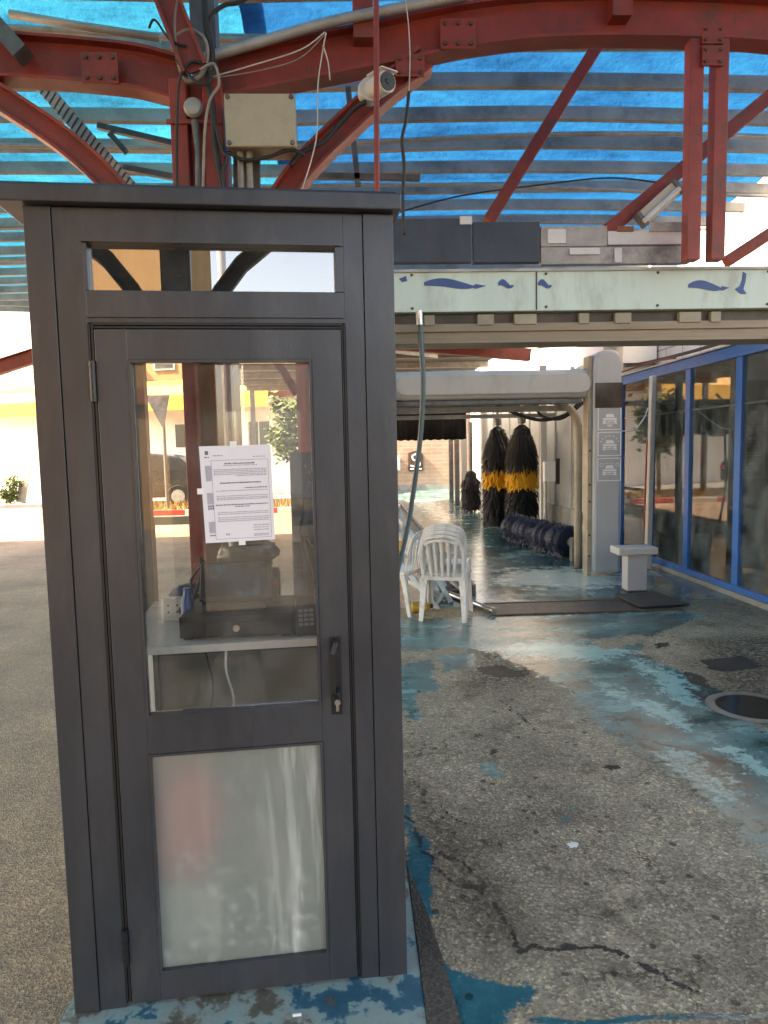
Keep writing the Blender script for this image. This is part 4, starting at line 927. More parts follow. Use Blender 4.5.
MB().bx(X0, X1, FY+.01, FY+.03, 2.062, 2.078).build('lower_lip', M['fascia'], bm_, bevel=.002)
MB().bx(X0, X1, FY+.015, FY+.03, 2.118, 2.128).build('rib', M['fascia'], bm_, bevel=.002)
MB().bx(X0, X1, FY+.05, FY+.2, 2.161, 2.209).build('channel', M['fascia_dark'], bm_)
lp = MB()
for k, x in enumerate((.36, .62, .8, 1.12, 1.3, 1.62, 1.78, 2.2, 2.46)):
    lp.bx(x, x+.05+.03*(k % 3), FY+.02, FY+.05, 2.15, 2.2)
lp.build('clip', M['tan'], bm_, bevel=.002)
# posts that carry sign and beam (at their ends, out of the way)
for x in (X0+.06, X1-.06): MB().bx(x-.05, x+.05, FY+.205, FY+.3, 0, 2.6).build('support_post', M['red'], bm_)
# hose hanging from the beam
cable('water_hose', 'grey green hose hanging from the beam and slanting down to the left', [at(420, 316, 3.3), at(421, 340, 3.3), at(423, 380, 3.3), at(421, 430, 3.32), at(415, 480, 3.34), at(408, 525, 3.36), at(399, 565, 3.38), at(390, 610, 3.4), at(380, 700, 3.4)], .0125, M['hose'], 'hose')
tag(MB().tube([at(419, 311, 3.3), at(420, 325, 3.3)], .017, 10).build('hose_fitting', M['steel']), 'metal hose fitting on the beam at the top of the hanging hose', 'fitting')

# ------------------------------------------------------------------ wash machine
GY = 7.94
gn = thing('wash_gantry', 'pale grey car wash gantry with rounded column and pictograms', 'wash machine', (1.7, GY, .006))
gx0, gx1 = at(593, 480, GY).x, at(621, 480, GY).x
def rcol(mb, x0, x1, y0, y1, z0, z1, rad):
    poly = [(x0, z0), (x1, z0)]
    cx_, hw = (x0+x1)/2, (x1-x0)/2
    for k in range(13):
        t = math.pi*k/12; poly.append((cx_+hw*math.copysign(abs(math.cos(t))**.75, math.cos(t)), z1-rad+rad*math.sin(t)**.75 if math.sin(t) > 0 else z1-rad))
    mb.prism(poly, lambda u, v, t: (u, t, v), y0, y1); return mb
rcol(MB(), gx0, gx1, GY-.02, GY+.26, .05, 2.66, .17).build('column', M['gantry_front'], gn, bevel=.035)
rcol(MB(), gx0-.055, gx0-.004, GY+.03, GY+.2, .006, 2.60, .02).build('side_rail', M['tan'], gn, bevel=.006)
bt = MB()
for z in (.25, .5, .9, 1.1, 1.5): bt.lathe([(.014, 0), (.012, .012)], (gx0-.03, GY+.03, z), (0, -1, 0), 8)
bt.build('bolt', M['rust'], gn)
w0, w1 = at(600, 383, GY).z, at(600, 408, GY).z
MB().bx(gx0+.012, gx1+.003, GY-.028, GY-.018, w1, w0).build('sensor_window', M['sensor'], gn, bevel=.003)
bz0, bz1 = at(500, 399, GY).z, at(500, 369, GY).z
pts_ = []
hh_ = (bz1-bz0)/2
for k in range(20): t = 2*math.pi*k/20; pts_.append((GY+.17+.13*math.copysign(abs(math.cos(t))**.6, math.cos(t)), (bz0+bz1)/2+hh_*math.copysign(abs(math.sin(t))**.6, math.sin(t))))
MB().prism(pts_, lambda u, v, t: (t, u, v), .45, gx0-.004).build('crossbeam', M['gantry'], gn, smooth='auto')
# long rounded relief on the crossbeam
poly = []; zc, zr = (bz0+bz1)/2, (bz1-bz0)*.34
for k in range(13): t = -math.pi/2+math.pi*k/12; poly.append((gx0-.13+zr*math.cos(t), zc+zr*math.sin(t)))
for k in range(13): t = math.pi/2+math.pi*k/12; poly.append((.62+zr*math.cos(t), zc+zr*math.sin(t)))
MB().prism(poly, lambda u, v, t: (u, t, v), GY+.022, GY+.062).build('relief_panel', M['gantry'], gn, bevel=.016)
MB().bx(.45, gx0-.1, GY+.1, GY+.3, bz0-.05, bz0-.004).build('under_rail', M['darkgalv'], gn)

rcol(MB(), .02, .44, GY-.02, GY+.5, .05, 2.66, .17).build('column', M['gantry_front'], gn, bevel=.012)
# pictograms: three outlined squares with a car seen from the front
pz = [(at(605, a, GY).z, at(605, b, GY).z) for a, b in ((407, 430), (432, 456), (458, 481))]
for i, (zt, zb) in enumerate(pz):
    mb = MB(); xa, xb = gx0+.045, gx1-.012; y0, y1 = GY-.0245, GY-.0195; t = .010
    mb.bx(xa, xb, y0, y1, zt-t, zt); mb.bx(xa, xb, y0, y1, zb, zb+t); mb.bx(xa, xa+t, y0, y1, zb+t, zt-t); mb.bx(xb-t, xb, y0, y1, zb+t, zt-t)
    cx_ = (xa+xb)/2+.004; s = (xb-xa); zc = zb+s*.36
    mb.prism([(cx_-s*.2, zc+.045), (cx_-s*.13, zc+.085), (cx_+s*.13, zc+.085), (cx_+s*.2, zc+.045)], lambda u, v, q: (u, q, v), y0, y1)
    mb.bx(cx_-s*.29, cx_+s*.29, y0, y1, zc+.015, zc+.036); mb.bx(cx_-s*.29, cx_-s*.15, y0, y1, zc-.012, zc+.008); mb.bx(cx_+s*.15, cx_+s*.29, y0, y1, zc-.012, zc+.008); mb.bx(cx_-s*.1, cx_+s*.1, y0, y1, zc-.006, zc+.006)
    mb.bx(cx_-s*.3, cx_-s*.22, y0, y1, zc-.032, zc-.016); mb.bx(cx_+s*.22, cx_+s*.3, y0, y1, zc-.032, zc-.016); mb.bx(cx_-s*.22, cx_+s*.22, y0, y1, zc-.026, zc-.018)
    if i == 0: mb.bx(cx_-s*.12, cx_+s*.12, y0, y1, zc-.05, zc-.04); mb.bx(cx_-s*.06, cx_+s*.06, y0, y1, zc-.062, zc-.054)
    if i == 1:
        for k in range(7):
            t_ = math.pi*(k+.5)/7; mb.bx(cx_+s*.38*math.cos(t_)-.006, cx_+s*.38*math.cos(t_)+.006, y0, y1, zc+.05+s*.3*math.sin(t_)-.007, zc+.05+s*.3*math.sin(t_)+.007)
    if i == 2:
        for sx in (-1, 1):
            for k in range(6): t_ = math.pi*2*k/6; mb.bx(cx_+sx*s*.34+.02*math.cos(t_)-.005, cx_+sx*s*.34+.02*math.cos(t_)+.005, y0, y1, zc+.09+.02*math.sin(t_)-.005, zc+.09+.02*math.sin(t_)+.005)
        mb.bx(cx_-s*.2, cx_+s*.2, y0, y1, zc+.105, zc+.109)
    mb.build('pictogram', M['emblem'], gn)
# T shaped post
tp = thing('bollard', 'squat T shaped grey post in front of the gantry column', 'post', (2.95, 7.08, .006))
q0, q1 = at(627, 560, 7.06), at(646, 590, 7.06)
MB().bx(q0.x, q1.x, 7.04, 7.2, .006, .40).build('stem', M['gantry_front'], tp, bevel=.006)
q0, q1 = at(617, 546, 7.06), at(656, 557, 7.06)
MB().bx(q0.x, q1.x, 7.0, 7.26, .402, .48).build('top_plate', M['gantry'], tp, bevel=.012)
MB().bx(q0.x+.10, q1.x-.10, 7.02, 7.22, .007, .02).build('foot_plate', M['rust'], tp)

# tube frame behind
TY = 8.6
tf = thing('tube_frame', 'tan bent tube frame behind the gantry carrying black hoses', 'frame', (1.6, TY, .006))
tl = at(575, 400, TY)
arc = [Vector((.3, TY, .0)), Vector((.3, TY, 1.6)), Vector((.33, TY, 1.95)), Vector((.5, TY, tl.z-.02)), Vector((1.2, TY, tl.z)), Vector((2.35, TY, tl.z)), Vector((2.62, TY, tl.z-.03)), Vector((2.79, TY, tl.z-.18)), Vector((2.845, TY, tl.z-.42)), Vector((2.845, TY, 1.2)), Vector((2.845, TY, .0))]
MB().tube(smooth_pts(arc, 5), .05, 12).build('hoop', M['tan'], tf, smooth=True)
MB().bx(.4, 2.7, TY+.06, TY+.14, tl.z-.13, tl.z-.06).build('cross_rail', M['galv'], tf)
MB().bx(.4, 2.6, TY+.16, TY+.22, tl.z-.2, tl.z-.15).build('cross_rail', M['galv'], tf)
mb = MB(); mb.tube(smooth_pts([at(495, 403, 8.7), at(512, 412, 8.7), at(540, 420, 8.7), at(565, 415, 8.7), at(580, 402, 8.7)]), .022, 8); mb.build('black_hose', M['cable'], tf, smooth=True)
mb = MB(); mb.tube(smooth_pts([at(534, 404, 8.7), at(542, 416, 8.7), at(560, 419, 8.7), at(576, 409, 8.7), at(590, 396, 8.7)]), .018, 8); mb.build('black_hose', M['cable'], tf, smooth=True)
mb = MB(); mb.tube(smooth_pts([at(581, 425, 8.7), at(579, 455, 8.7), at(578, 490, 8.7), at(583, 525, 8.7)]), .015, 8); mb.build('black_hose', M['cable'], tf, smooth=True)

# brushes
def strips(mb, c, r0, r1, z0, z1, n, droop, w, seed):
    rr = random.Random(seed)
    for k in range(n):
        th = rr.uniform(0, 2*math.pi); z = rr.uniform(z0, z1); R1 = r1*rr.uniform(.82, 1.06)
        d = Vector((math.cos(th), math.sin(th), 0)); t = Vector((-math.sin(th), math.cos(th), 0)); tw = rr.uniform(-.5, .5)
        side = (t*math.cos(tw)+Vector((0, 0, math.sin(tw))))*w
        p = [c+d*r0+Vector((0, 0, z)), c+d*(r0+(R1-r0)*.65)+Vector((0, 0, z-droop*.25))+t*rr.uniform(-.03, .03), c+d*R1+Vector((0, 0, z-droop*rr.uniform(.7, 1.2)))+t*rr.uniform(-.05, .05)]
        vs = []
        for i, q in enumerate(p): s_ = side*(1, 1, .6)[i]; vs += [q-s_/2, q+s_/2]
        mb.add(vs, [(0, 1, 3, 2), (2, 3, 5, 4)])
def core(c, r, z0, z1): return MB().lathe([(r*.55, z0), (r, z0+.1), (r, z1-.25), (r*.45, z1)], c, (0, 0, 1), 18)
def vbrush(c, label, r, seed):
    c = Vector(c); t = thing('wash_brush', label, 'wash brush', tuple(c), 0, 'tall wash brushes')
    for nm, z0, z1, m in (('lower_strips', .12, .84, 'bristle_k'), ('yellow_strips', .90, 1.22, 'bristle_y'), ('upper_strips', 1.32, 1.98, 'bristle_k')):
        mb = MB()
        n = int(2200*(z1-z0))
        if nm == 'upper_strips':
            for k in range(5):
                a_ = z0+(z1-z0)*k/5; strips(mb, c, .05, r*(1.0, 1.0, .95, .82, .6)[k], a_, a_+(z1-z0)/5, n//5, .30, .03, seed+k)
        else: strips(mb, c, .05, r, z0+.04, z1+.04, n, .22, .03, seed+9)
        zz = {'lower_strips': (.04, .83), 'yellow_strips': (.83, 1.22), 'upper_strips': (1.22, 1.96)}[nm]
        mb.lathe([(r*.74, zz[0]), (r*.74, zz[1]-.45 if nm == 'upper_strips' else zz[1]), (r*.2, zz[1]-.05)], c, (0, 0, 1), 18)
        mb.build(nm, M[m], t)
    MB().tube([c+Vector((0, 0, .0)), c+Vector((0, 0, 2.5))], .035, 10).build('shaft', M['tan'], t)
    MB().lathe([(.07, 2.0), (.08, 2.1), (.05, 2.2)], c, (0, 0, 1), 14).build('drive_head', M['darkgalv'], t, smooth='auto')
    return t
vbrush((at(522, 500, 12.9).x, 12.9, .006), 'nearer tall black wash brush with a yellow band', .33, 1)
vbrush((at(498, 500, 13.7).x, 13.7, .006), 'farther tall black wash brush with a yellow band, partly hidden', .33, 40)
c = Vector((at(471, 500, 16.8).x, 16.8, .006)); t = thing('small_brush', 'small all black brush far back in the wash tunnel', 'wash brush', tuple(c))
mb = MB(); strips(mb, c, .04, .26, .15, .85, 1200, .16, .03, 70); strips(mb, c, .04, .15, .85, 1.0, 300, .12, .03, 71); mb.lathe([(.16, .05), (.19, .7), (.08, 1.0)], c); mb.build('strips', M['bristle_k'], t)
MB().tube([c, c+Vector((0, 0, 2.2))], .05, 10).build('shaft', M['darkgalv'], t)
# rocker brush on the floor
a, b = Vector((at(512, 542, 11.2).x, 11.2, .24)), Vector((at(570, 545, 9.25).x, 9.25, .24))
t = thing('rocker_brush', 'long low dark blue horizontal brush lying along the right of the wash floor', 'wash brush', (a.x, (a.y+b.y)/2, .006))
mb = MB(); ax = (b-a).normalized(); pa = ax.orthogonal().normalized(); pb_ = ax.cross(pa)
prof = []
for k in range(57):
    prof.append((.185+.03*math.sin(k*.95)+.012*math.sin(k*2.3), (b-a).length*k/56))
mb.lathe(prof, a, ax, 26)
rr = random.Random(9)
for k in range(1600):
    h_ = rr.uniform(0, (b-a).length); th = rr.uniform(0, 6.283); d = pa*math.cos(th)+pb_*math.sin(th); tt = ax*rr.uniform(-.3, .3)+ (pb_*math.cos(th)-pa*math.sin(th))
    p0 = a+ax*h_+d*.15; p1 = a+ax*h_+d*rr.uniform(.2, .25)+tt*rr.uniform(.0, .06); s_ = ax*.02
    mb.add([p0-s_, p0+s_, p1+s_*.6, p1-s_*.6], [(0, 1, 2, 3)])
mb.build('strips', M['bristle_b'], t)
MB().tube([b, b+ax*.28], .05, 10).build('axle', M['tan'], t)
MB().bx(b.x+ax.x*.2-.09, b.x+ax.x*.2+.09, b.y+ax.y*.2-.06, b.y+ax.y*.2+.06, .007, .33).build('bearing_block', M['darkgalv'], t, bevel=.01)
# black curtain / top dryer
CY = 13.0
ct = thing('black_curtain', 'black hanging curtain across the far wash bay', 'curtain', (1.0, CY, 1.8))
z0, z1 = at(430, 440, CY).z, at(430, 408, CY).z
mb = MB(); xr_ = at(466, 425, CY).x; xl_ = at(372, 425, CY).x
vs = []; fs = []; n = 60
for i in range(n+1):
    x = xl_+(xr_-xl_)*i/n
    for z in (z0+.008*math.sin(i*1.3), z1): vs.append((x, CY+.02*math.sin(i*.5)+.008*math.sin(i*1.9), z))
for i in range(n): fs.append((2*i, 2*i+2, 2*i+3, 2*i+1))
mb.add(vs, fs); cl = mb.build('cloth', M['curtain'], ct, smooth=True); sol = cl.modifiers.new('solid', 'SOLIDIFY'); sol.thickness = .03
MB().tube([(xl_-.1, CY, z1+.02), (3.6, CY, z1+.02)], .05, 10).build('rail', M['darkgalv'], ct)
MB().bx(3.55, 3.65, CY-.05, CY+.05, .006, z1+.1).build('rail_post', M['gantry'], ct)

# posts in the tunnel
for (px, py0, Y2, w, m, lb) in ((457, 400, 19.0, .13, 'darkgalv', 'dark steel post at the left edge of the tunnel wall panels'), (464, 400, 18.2, .16, 'gantry_front', 'pale post right beside the dark steel post in the tunnel'), (484, 400, 15.0, .10, 'gantry', 'pale post left of the tall wash brushes'), (543, 400, 12.2, .11, 'gantry', 'pale post right of the tall wash brushes')):
    p = at(px, 480, Y2); t = thing('steel_post', lb, 'post', (p.x, Y2, .006), 0, 'posts in the wash tunnel')
    MB().bx(p.x-w/2, p.x+w/2, Y2-w/2, Y2+w/2, .016, 3.0).build('shaft', M[m], t, bevel=.008)
    MB().bx(p.x-w, p.x+w, Y2-w, Y2+w, .007, .016).build('base_plate', M['rust'], t)
# milky panel wall beyond the glass partition
pw = thing('panel_wall', 'milky white panel wall along the right of the wash tunnel', 'wall', (3.87, 16, .006))
for k in range(13):
    y0 = 10.1+k*.96
    MB().bx(3.86, 3.88, y0+.03, y0+.93, .45, 2.9).build('panel', M['panel_lit'], pw)
    MB().bx(3.83, 3.9, y0-.03, y0+.03, .1, 2.95).build('mullion', M['gantry'], pw)
MB().bx(3.82, 3.92, 10.1, 22.6, .006, .45).build('base_wall', M['concrete'], pw)
cb = thing('control_box', 'small white control box on a pole in front of the panel wall', 'control box', (3.5, 12.0, .006))
p = at(549, 490, 12.0)
MB().bx(p.x-.1, p.x+.1, 11.93, 12.05, .95, 1.3).build('box', M['white_pl'], cb, bevel=.01)
MB().bx(p.x+.12, p.x+.18, 11.95, 12.03, .9, 1.35).build('switch', M['black'], cb, bevel=.01)
MB().tube([(p.x-.05, 12.06, .006), (p.x-.05, 12.06, 1.0)], .03, 8).build('pole', M['galv'], cb)
# tunnel roof
tr_ = thing('tunnel_roof', 'dark flat roof over the far wash tunnel with a red beam', 'roof', (1.3, 16, 3.2))
MB().bx(-3.0, 3.0, 9.9, 20.5, 3.45, 3.5).build('roof_sheet', M['tunnelroof'], tr_)
for k in range(7): y0 = 10.3+k*1.6; MB().bx(-3.0, 3.0, y0, y0+.08, 3.33, 3.45).build('joist', M['purlin'], tr_)
MB().bar((-.5, 11.0, 3.35), (3.0, 11.6, 3.10), .12, .2).build('beam', M['red'], tr_)
MB().bar((.2, 10.4, 3.1), (1.6, 13, 3.3), .05, .08).build('diagonal', M['galv'], tr_)
for x in (-2.9, 2.9):
    MB().bx(x-.06, x+.06, 20.3, 20.45, .0, 3.45).build('post', M['darkgalv'], tr_)
# far brick wall
bw = thing('brick_wall', 'pink beige brick wall closing the far end of the tunnel', 'wall', (1.2, 26.6, 0))
MB().bx(-2.5, 6.5, 26.6, 26.9, 0, 3.8).build('brickwork', M['brick_w'], bw)
MB().bx(-2.5, 6.5, 26.5, 26.95, 3.8, 3.92).build('coping', M['concrete'], bw)
MB().bx(-2.5, 6.5, 26.55, 26.6, 0, .22).build('plinth', M['concrete'], bw)
es = thing('wall_sign', 'dark hexagonal sign with a white emblem on the far brick wall', 'sign', tuple(at(416, 472, 26.5)))
c = at(416, 461, 26.55); r = .34
poly = [(c.x-.3, c.z-.38), (c.x+.28, c.z-.38), (c.x+.28, c.z+.25), (c.x+.1, c.z+.42), (c.x-.3, c.z+.32)]
MB().prism(poly, lambda u, v, t: (u, t, v), 26.53, 26.59).build('plate', M['sensor'], es)
mb = MB()
pts = [(c.x+.19, c.z+.24), (c.x+.05, c.z+.30), (c.x-.15, c.z+.2), (c.x-.12, c.z+.06), (c.x+.13, c.z-.04), (c.x+.15, c.z-.16), (c.x-.02, c.z-.22), (c.x-.22, c.z-.17)]
mb.ribbon([(x, 26.525, z) for x, z in pts], .02, .075, (0, 1, 0)) if False else None
for (x0, z0_), (x1, z1_) in zip(pts, pts[1:]): mb.bar((x0, 26.522, z0_), (x1, 26.522, z1_), .06, .014, (0, 1, 0))
mb.bx(c.x-.24, c.x+.22, 26.515, 26.529, c.z-.33, c.z-.28)
mb.build('emblem', M['emblem'], es)
wb = thing('meter_box', 'small white box on the far brick wall left of the dark sign', 'box', tuple(at(397, 470, 26.5)))
c = at(397, 464, 26.5); MB().bx(c.x-.12, c.x+.12, 26.45, 26.598, c.z-.25, c.z+.25).build('case', M['white_pl'], wb, bevel=.01)
MB().bx(c.x-.08, c.x+.08, 26.44, 26.449, c.z-.18, c.z+.18).build('door', M['white_pl'], wb)

# ------------------------------------------------------------------ blue glazed partition on the right
BX = 3.85
gw = thing('glazed_partition', 'blue framed glass partition along the right of the wash bay', 'partition', (BX, 7, .0))
ps = [3.7, 4.7, 5.7, 6.7, 7.74, 8.72, 9.72]
for y0 in ps: MB().bx(BX-.03, BX+.03, y0-.055, y0+.055, .12, 2.40).build('post', M['bluepaint'], gw, bevel=.004)
MB().bx(BX-.035, BX+.035, 3.65, 9.78, 2.402, 2.52).build('top_rail', M['bluepaint'], gw, bevel=.004)
MB().bx(BX-.035, BX+.035, 3.65, 9.78, .06, .118).build('bottom_rail', M['bluepaint'], gw, bevel=.004)
MB().bx(BX-.06, BX+.12, 3.65, 9.78, 0, .058).build('sill', M['concrete'], gw, bevel=.006)
for y0, y1 in zip(ps, ps[1:]): MB().bx(BX-.003, BX+.003, y0+.055, y1-.055, .118, 2.402).build('pane', M['pane'], gw)
MB().bx(BX+.003, BX+.02, 3.7, 9.7, 1.93, 1.95).build('stiffener', M['galv'], gw)
# dark room behind the glass
rm = thing('shop_room', 'dark room with grey roller shutters behind the glass partition', 'building', (5.5, 7, 0))
MB().bx(7.0, 7.1, 3.0, 10.5, 0, 2.47).build('back_wall', M['dark_int'], rm)
MB().bx(BX+.04, 7.0, 10.5, 10.6, 0, 2.47).build('side_wall', M['dark_int'], rm)
MB().bx(BX+.04, 7.0, 2.9, 3.0, 0, 2.47).build('side_wall', M['dark_int'], rm)
mb = MB()
for k in range(26): z = 1.0+k*.06; mb.bx(6.9, 6.97, 6.2, 10.3, z, z+.045)
mb.build('roller_shutter', M['slat'], rm)
for xa, xb in ((4.25, 5.25), (6.15, 6.95)):
    mb = MB()
    for k in range(24): z = .95+k*.06; mb.add([(xa, 10.47, z), (xb, 10.47, z), (xb, 10.43, z+.045), (xa, 10.43, z+.045), (xa, 10.49, z+.05), (xb, 10.49, z+.05)], [(0, 1, 2, 3), (3, 2, 5, 4)])
    mb.build('roller_shutter', M['slat2'], rm)
MB().bx(6.85, 6.99, 4.0, 5.8, 0, 2.1).build('inner_door', M['gantry'], rm, bevel=.02)
MB().bx(BX+.13, 7.0, 3.0, 10.5, 0.0, .012).build('floor', M['concrete'], rm)
MB().bx(BX+.04, 7.1, 2.9, 10.6, 2.475, 2.5).build('ceiling', M['dark_int'], rm)
mb = MB(); mb.add([(BX-.06, 3.5, 2.525), (5.02, 3.5, 2.60), (5.02, 10.6, 2.60), (BX-.06, 10.6, 2.525), (BX-.06, 3.5, 2.54), (5.02, 3.5, 2.615), (5.02, 10.6, 2.615), (BX-.06, 10.6, 2.54)], [(0, 1, 2, 3), (7, 6, 5, 4), (0, 4, 5, 1), (1, 5, 6, 2), (2, 6, 7, 3), (3, 7, 4, 0)])
mb.build('flashing', M['galv'], rm)
# white tiled building beyond
wt = thing('tiled_building', 'white tile clad building rising beyond the glass partition', 'building', (6.5, 9, 0))
MB().bx(5.03, 5.2, 3, 22, 2.62, 7.5).build('tiled_wall', M['tile_wall'], wt)
MB().bx(5.2, 11, 3, 22, 7.0, 7.4).build('roof', M['grey_wall'], wt)
MB().bx(7.2, 7.3, 3, 22, 0, 2.6).build('lower_wall', M['grey_wall'], wt)
for (y0, y1, z0, z1) in ((8.1, 8.45, 2.8, 3.1), (5.2, 6.2, 4.2, 5.4), (10.5, 11.5, 4.2, 5.4)):
    wf = MB().bx(5.01, 5.04, y0, y1, z0, z1).build('window', M['grey_wall'], wt)
    MB().bx(5.002, 5.009, y0+.04, y1-.04, z0+.04, z1-.04).build('pane', M['darkwin'], wf)
MB().bx(4.65, 5.028, 7.0, 7.9, 3.0, 3.03).build('bracket_shelf', M['darkgalv'], wt)
for y in (7.2, 7.7): MB().bar((4.75, y, 2.998), (5.02, y, 2.8), .03, .03).build('strut', M['darkgalv'], wt)
wh2 = thing('white_annexe', 'white rendered annexe with a sloping parapet beyond the tunnel wall', 'building', (5, 16, 0))
MB().prism([(11.2, 2.9), (23, 2.9), (23, 4.5), (11.2, 3.35)], lambda u, v, t: (t, u, v), 4.25, 5.0).build('wall', M['white_wall'], wh2)
MB().prism([(11.2, 3.36), (23, 4.51), (23, 4.66), (11.2, 3.51)], lambda u, v, t: (t, u, v), 4.2, 5.02).build('parapet_cap', M['galv'], wh2)
MB().bx(4.3, 5.0, 11.3, 22.9, 0, 2.89).build('lower_wall', M['grey_wall'], wh2)
dp = thing('grey_duct', 'grey ventilation duct beside the white tiled wall above the gantry', 'duct', tuple(at(612, 360, 9.9)))
c = at(613, 352, 10.0); MB().tube([c+Vector((0, 0, -.35)), c+Vector((0, 0, .45))], .14, 14).build('pipe', M['galv'], dp, smooth='auto')
MB().lathe([(.16, .0), (.16, .03)], c+Vector((0, 0, .1)), (0, 0, 1), 14).build('collar', M['darkgalv'], dp)
cable('red_cable', 'red cable lying along the roof edge above the glass partition', [at(622, 372, 9.4), at(640, 366, 9.0), at(662, 360, 8.6), at(676, 358, 8.4)], .012, M['wood_red'])
cable('grey_cable', 'dark cable sagging along the roof edge above the glass partition', [at(626, 366, 9.4), at(650, 362, 9.0), at(690, 352, 8.2), at(740, 338, 7.2), at(790, 330, 6.6)], .022, M['cable'])
# leaning pale pipe and cord before the partition
a, b = at(653, 376, 8.35), at(648, 548, 8.35)
lp_ = thing('downpipe', 'pale downpipe standing in front of the blue partition', 'pipe', (b.x, 8.35, .006))
MB().bar(a, b, .06, .09, (0, 1, 0)).build('pipe', M['pipe_w'], lp_, bevel=.01)
MB().bar(b, Vector((b.x, 8.35, .006)), .07, .1, (0, 1, 0)).build('shoe', M['pipe_w'], lp_, bevel=.01)
MB().tube([at(647, 440, 8.3), at(645, 500, 8.3), at(644, 530, 8.3)], .012, 6).build('strap', M['orange'], lp_)
cable('pale_cable', 'thin pale cord looping from the gantry column to the downpipe', [at(622, 431, 7.9), at(634, 430, 8.0), at(644, 418, 8.1), at(648, 408, 8.2)], .008, M['white_pl'], 'cord')
cable('floor_hose', 'grey hose lying at the foot of the blue partition', [at(650, 572, 8.2), at(658, 576, 8.0), at(664, 584, 7.7), at(655, 586, 7.5)], .03, M['greycable'], 'hose')

# ------------------------------------------------------------------ floor fittings
t = thing('trench_grate', 'dark steel trench cover across the wash entrance floor', 'drain cover', (2.1, 6.6, .004))
A, B, C_, D_ = gnd(484, 600), gnd(628, 599), gnd(640, 612), gnd(493, 615)
mb = MB(); mb.bx(1.28, 3.0, 6.22, 6.66, .0065, .012); mb.build('plate', M['rubber'], t)
mb = MB()
for y0 in (6.19, 6.665): mb.bx(1.25, 3.05, y0, y0+.03, .0065, .018)
mb.build('edge_bar', M['rust'], t)
for k in range(3): x = 1.7+k*.45; MB().bx(x, x+.012, 6.22, 6.66, .0125, .014).build('joint', M['rust'], t)
tag(MB().prism([(gnd(*q).x, gnd(*q).y) for q in ((614, 597), (655, 594), (690, 607), (640, 610))], lambda u, v, q: (u, v, q), .019, .032).build('rubber_mat', M['rubber'], bevel=.003), 'black rubber mat lying over the right end of the trench cover', 'mat')
mh = thing('manhole', 'round manhole with a worn concrete ring at the right of the apron', 'manhole', (gnd(752, 708).x, gnd(752, 708).y, .004))
c = Vector((mh.location.x, mh.location.y, 0))
MB().lathe([(.20, .006), (.20, .012), (.235, .014), (.25, .0065)], c, (0, 0, 1), 40).build('ring', M['concrete2'], mh, smooth='auto')
MB().lathe([(.195, .0065), (.195, .009)], c, (0, 0, 1), 40).build('cover', M['wetdark'], mh)
for (px, py, r, lb) in ((573, 846, .014, 'white paint splash on the asphalt below centre right'),):
    c = gnd(px, py); mb = MB(); pl = []
    for k in range(18): th = k/18*6.283; q = r*(1+.25*math.sin(2*th+1)+.2*math.sin(5*th)); pl.append((c.x+q*1.3*math.cos(th), c.y+q*1.6*math.sin(th)))
    mb.prism(pl, lambda u, v, t_: (u, v, t_), .0045, .0058); tag(mb.build('paint_splash', M['litter']), lb, 'paint splash')
c = gnd(297, 1018)
tag(MB().tube([c+Vector((-.012, 0, .008)), c+Vector((.012, .002, .008))], .004, 8).build('cigarette_end', M['litter']), 'cigarette end on the ground in front of the booth door', 'litter')
# conveyor rail on the left and aluminium frames
t = thing('conveyor_track', 'long black conveyor track on the left of the wash floor', 'conveyor', (1.05, 12, .006))
MB().bx(.92, 1.22, 7.1, 18.5, .0065, .07).build('track', M['rubber'], t, bevel=.01)
for x in (.88, 1.23): MB().bx(x, x+.03, 7.1, 18.5, .0065, .12).build('guide_rail', M['darkgalv'], t)
t = thing('aluminium_ladder', 'folded aluminium ladder leaning behind the plastic chairs', 'ladder', (.9, 7, .006))
for dx in (0, .0):
    pass
a0, a1 = at(392, 500, 8.2), at(452, 604, 6.75); b0, b1 = at(392, 552, 7.7), at(440, 612, 6.55)
MB().bar(a0, a1, .05, .07, (0, 1, 0)).build('rail', M['galv'], t, bevel=.004)
MB().bar(b0, b1, .05, .07, (0, 1, 0)).build('rail', M['galv'], t, bevel=.004)
for k in range(6):
    f = (k+.4)/6; p, q = a0.lerp(a1, f), b0.lerp(b1, f); MB().bar(p, q, .035, .035, (0, 1, 0)).build('rung', M['galv'], t)
t = thing('leaning_board', 'white board leaning behind the ladder near the booth edge', 'board', (.7, 8, .006))
mb = MB(); q = [at(395, 520, 8.0), at(420, 540, 7.6), at(447, 585, 7.3), at(440, 596, 7.2), at(395, 545, 7.9)]
mb.add([tuple(p) for p in q]+[tuple(p+Vector((.0, .03, 0))) for p in q], [(0, 1, 2, 3, 4), (9, 8, 7, 6, 5)]+[(i, (i+1) % 5, 5+(i+1) % 5, 5+i) for i in range(5)]); mb.build('board', M['chair'], t)
a, b = gnd(440, 590, .04), gnd(494, 611, .04)
tag(MB().tube([a, b], .028, 12).build('steel_tube', M['steel'], smooth='auto'), 'bare steel tube lying on the floor beside the chairs', 'tube')
c = gnd(418, 613); t = thing('yellow_bottle', 'yellow bottle lying on the floor behind the lone chair leg', 'bottle', (c.x, c.y, .006))
MB().lathe([(.03, 0), (.05, .02), (.05, .16), (.02, .2)], c+Vector((-.08, 0, .055)), (1, .2, 0), 16).build('body', M['yellow_pl'], t, smooth='auto')
MB().lathe([(.02, .2), (.02, .23)], c+Vector((-.08, 0, .055)), (1, .2, 0), 12).build('cap', M['black'], t)
c = at(401, 546, 7.0); t = thing('yellow_cup', 'yellow cup on the leaning frames at the booth edge', 'cup', tuple(c))
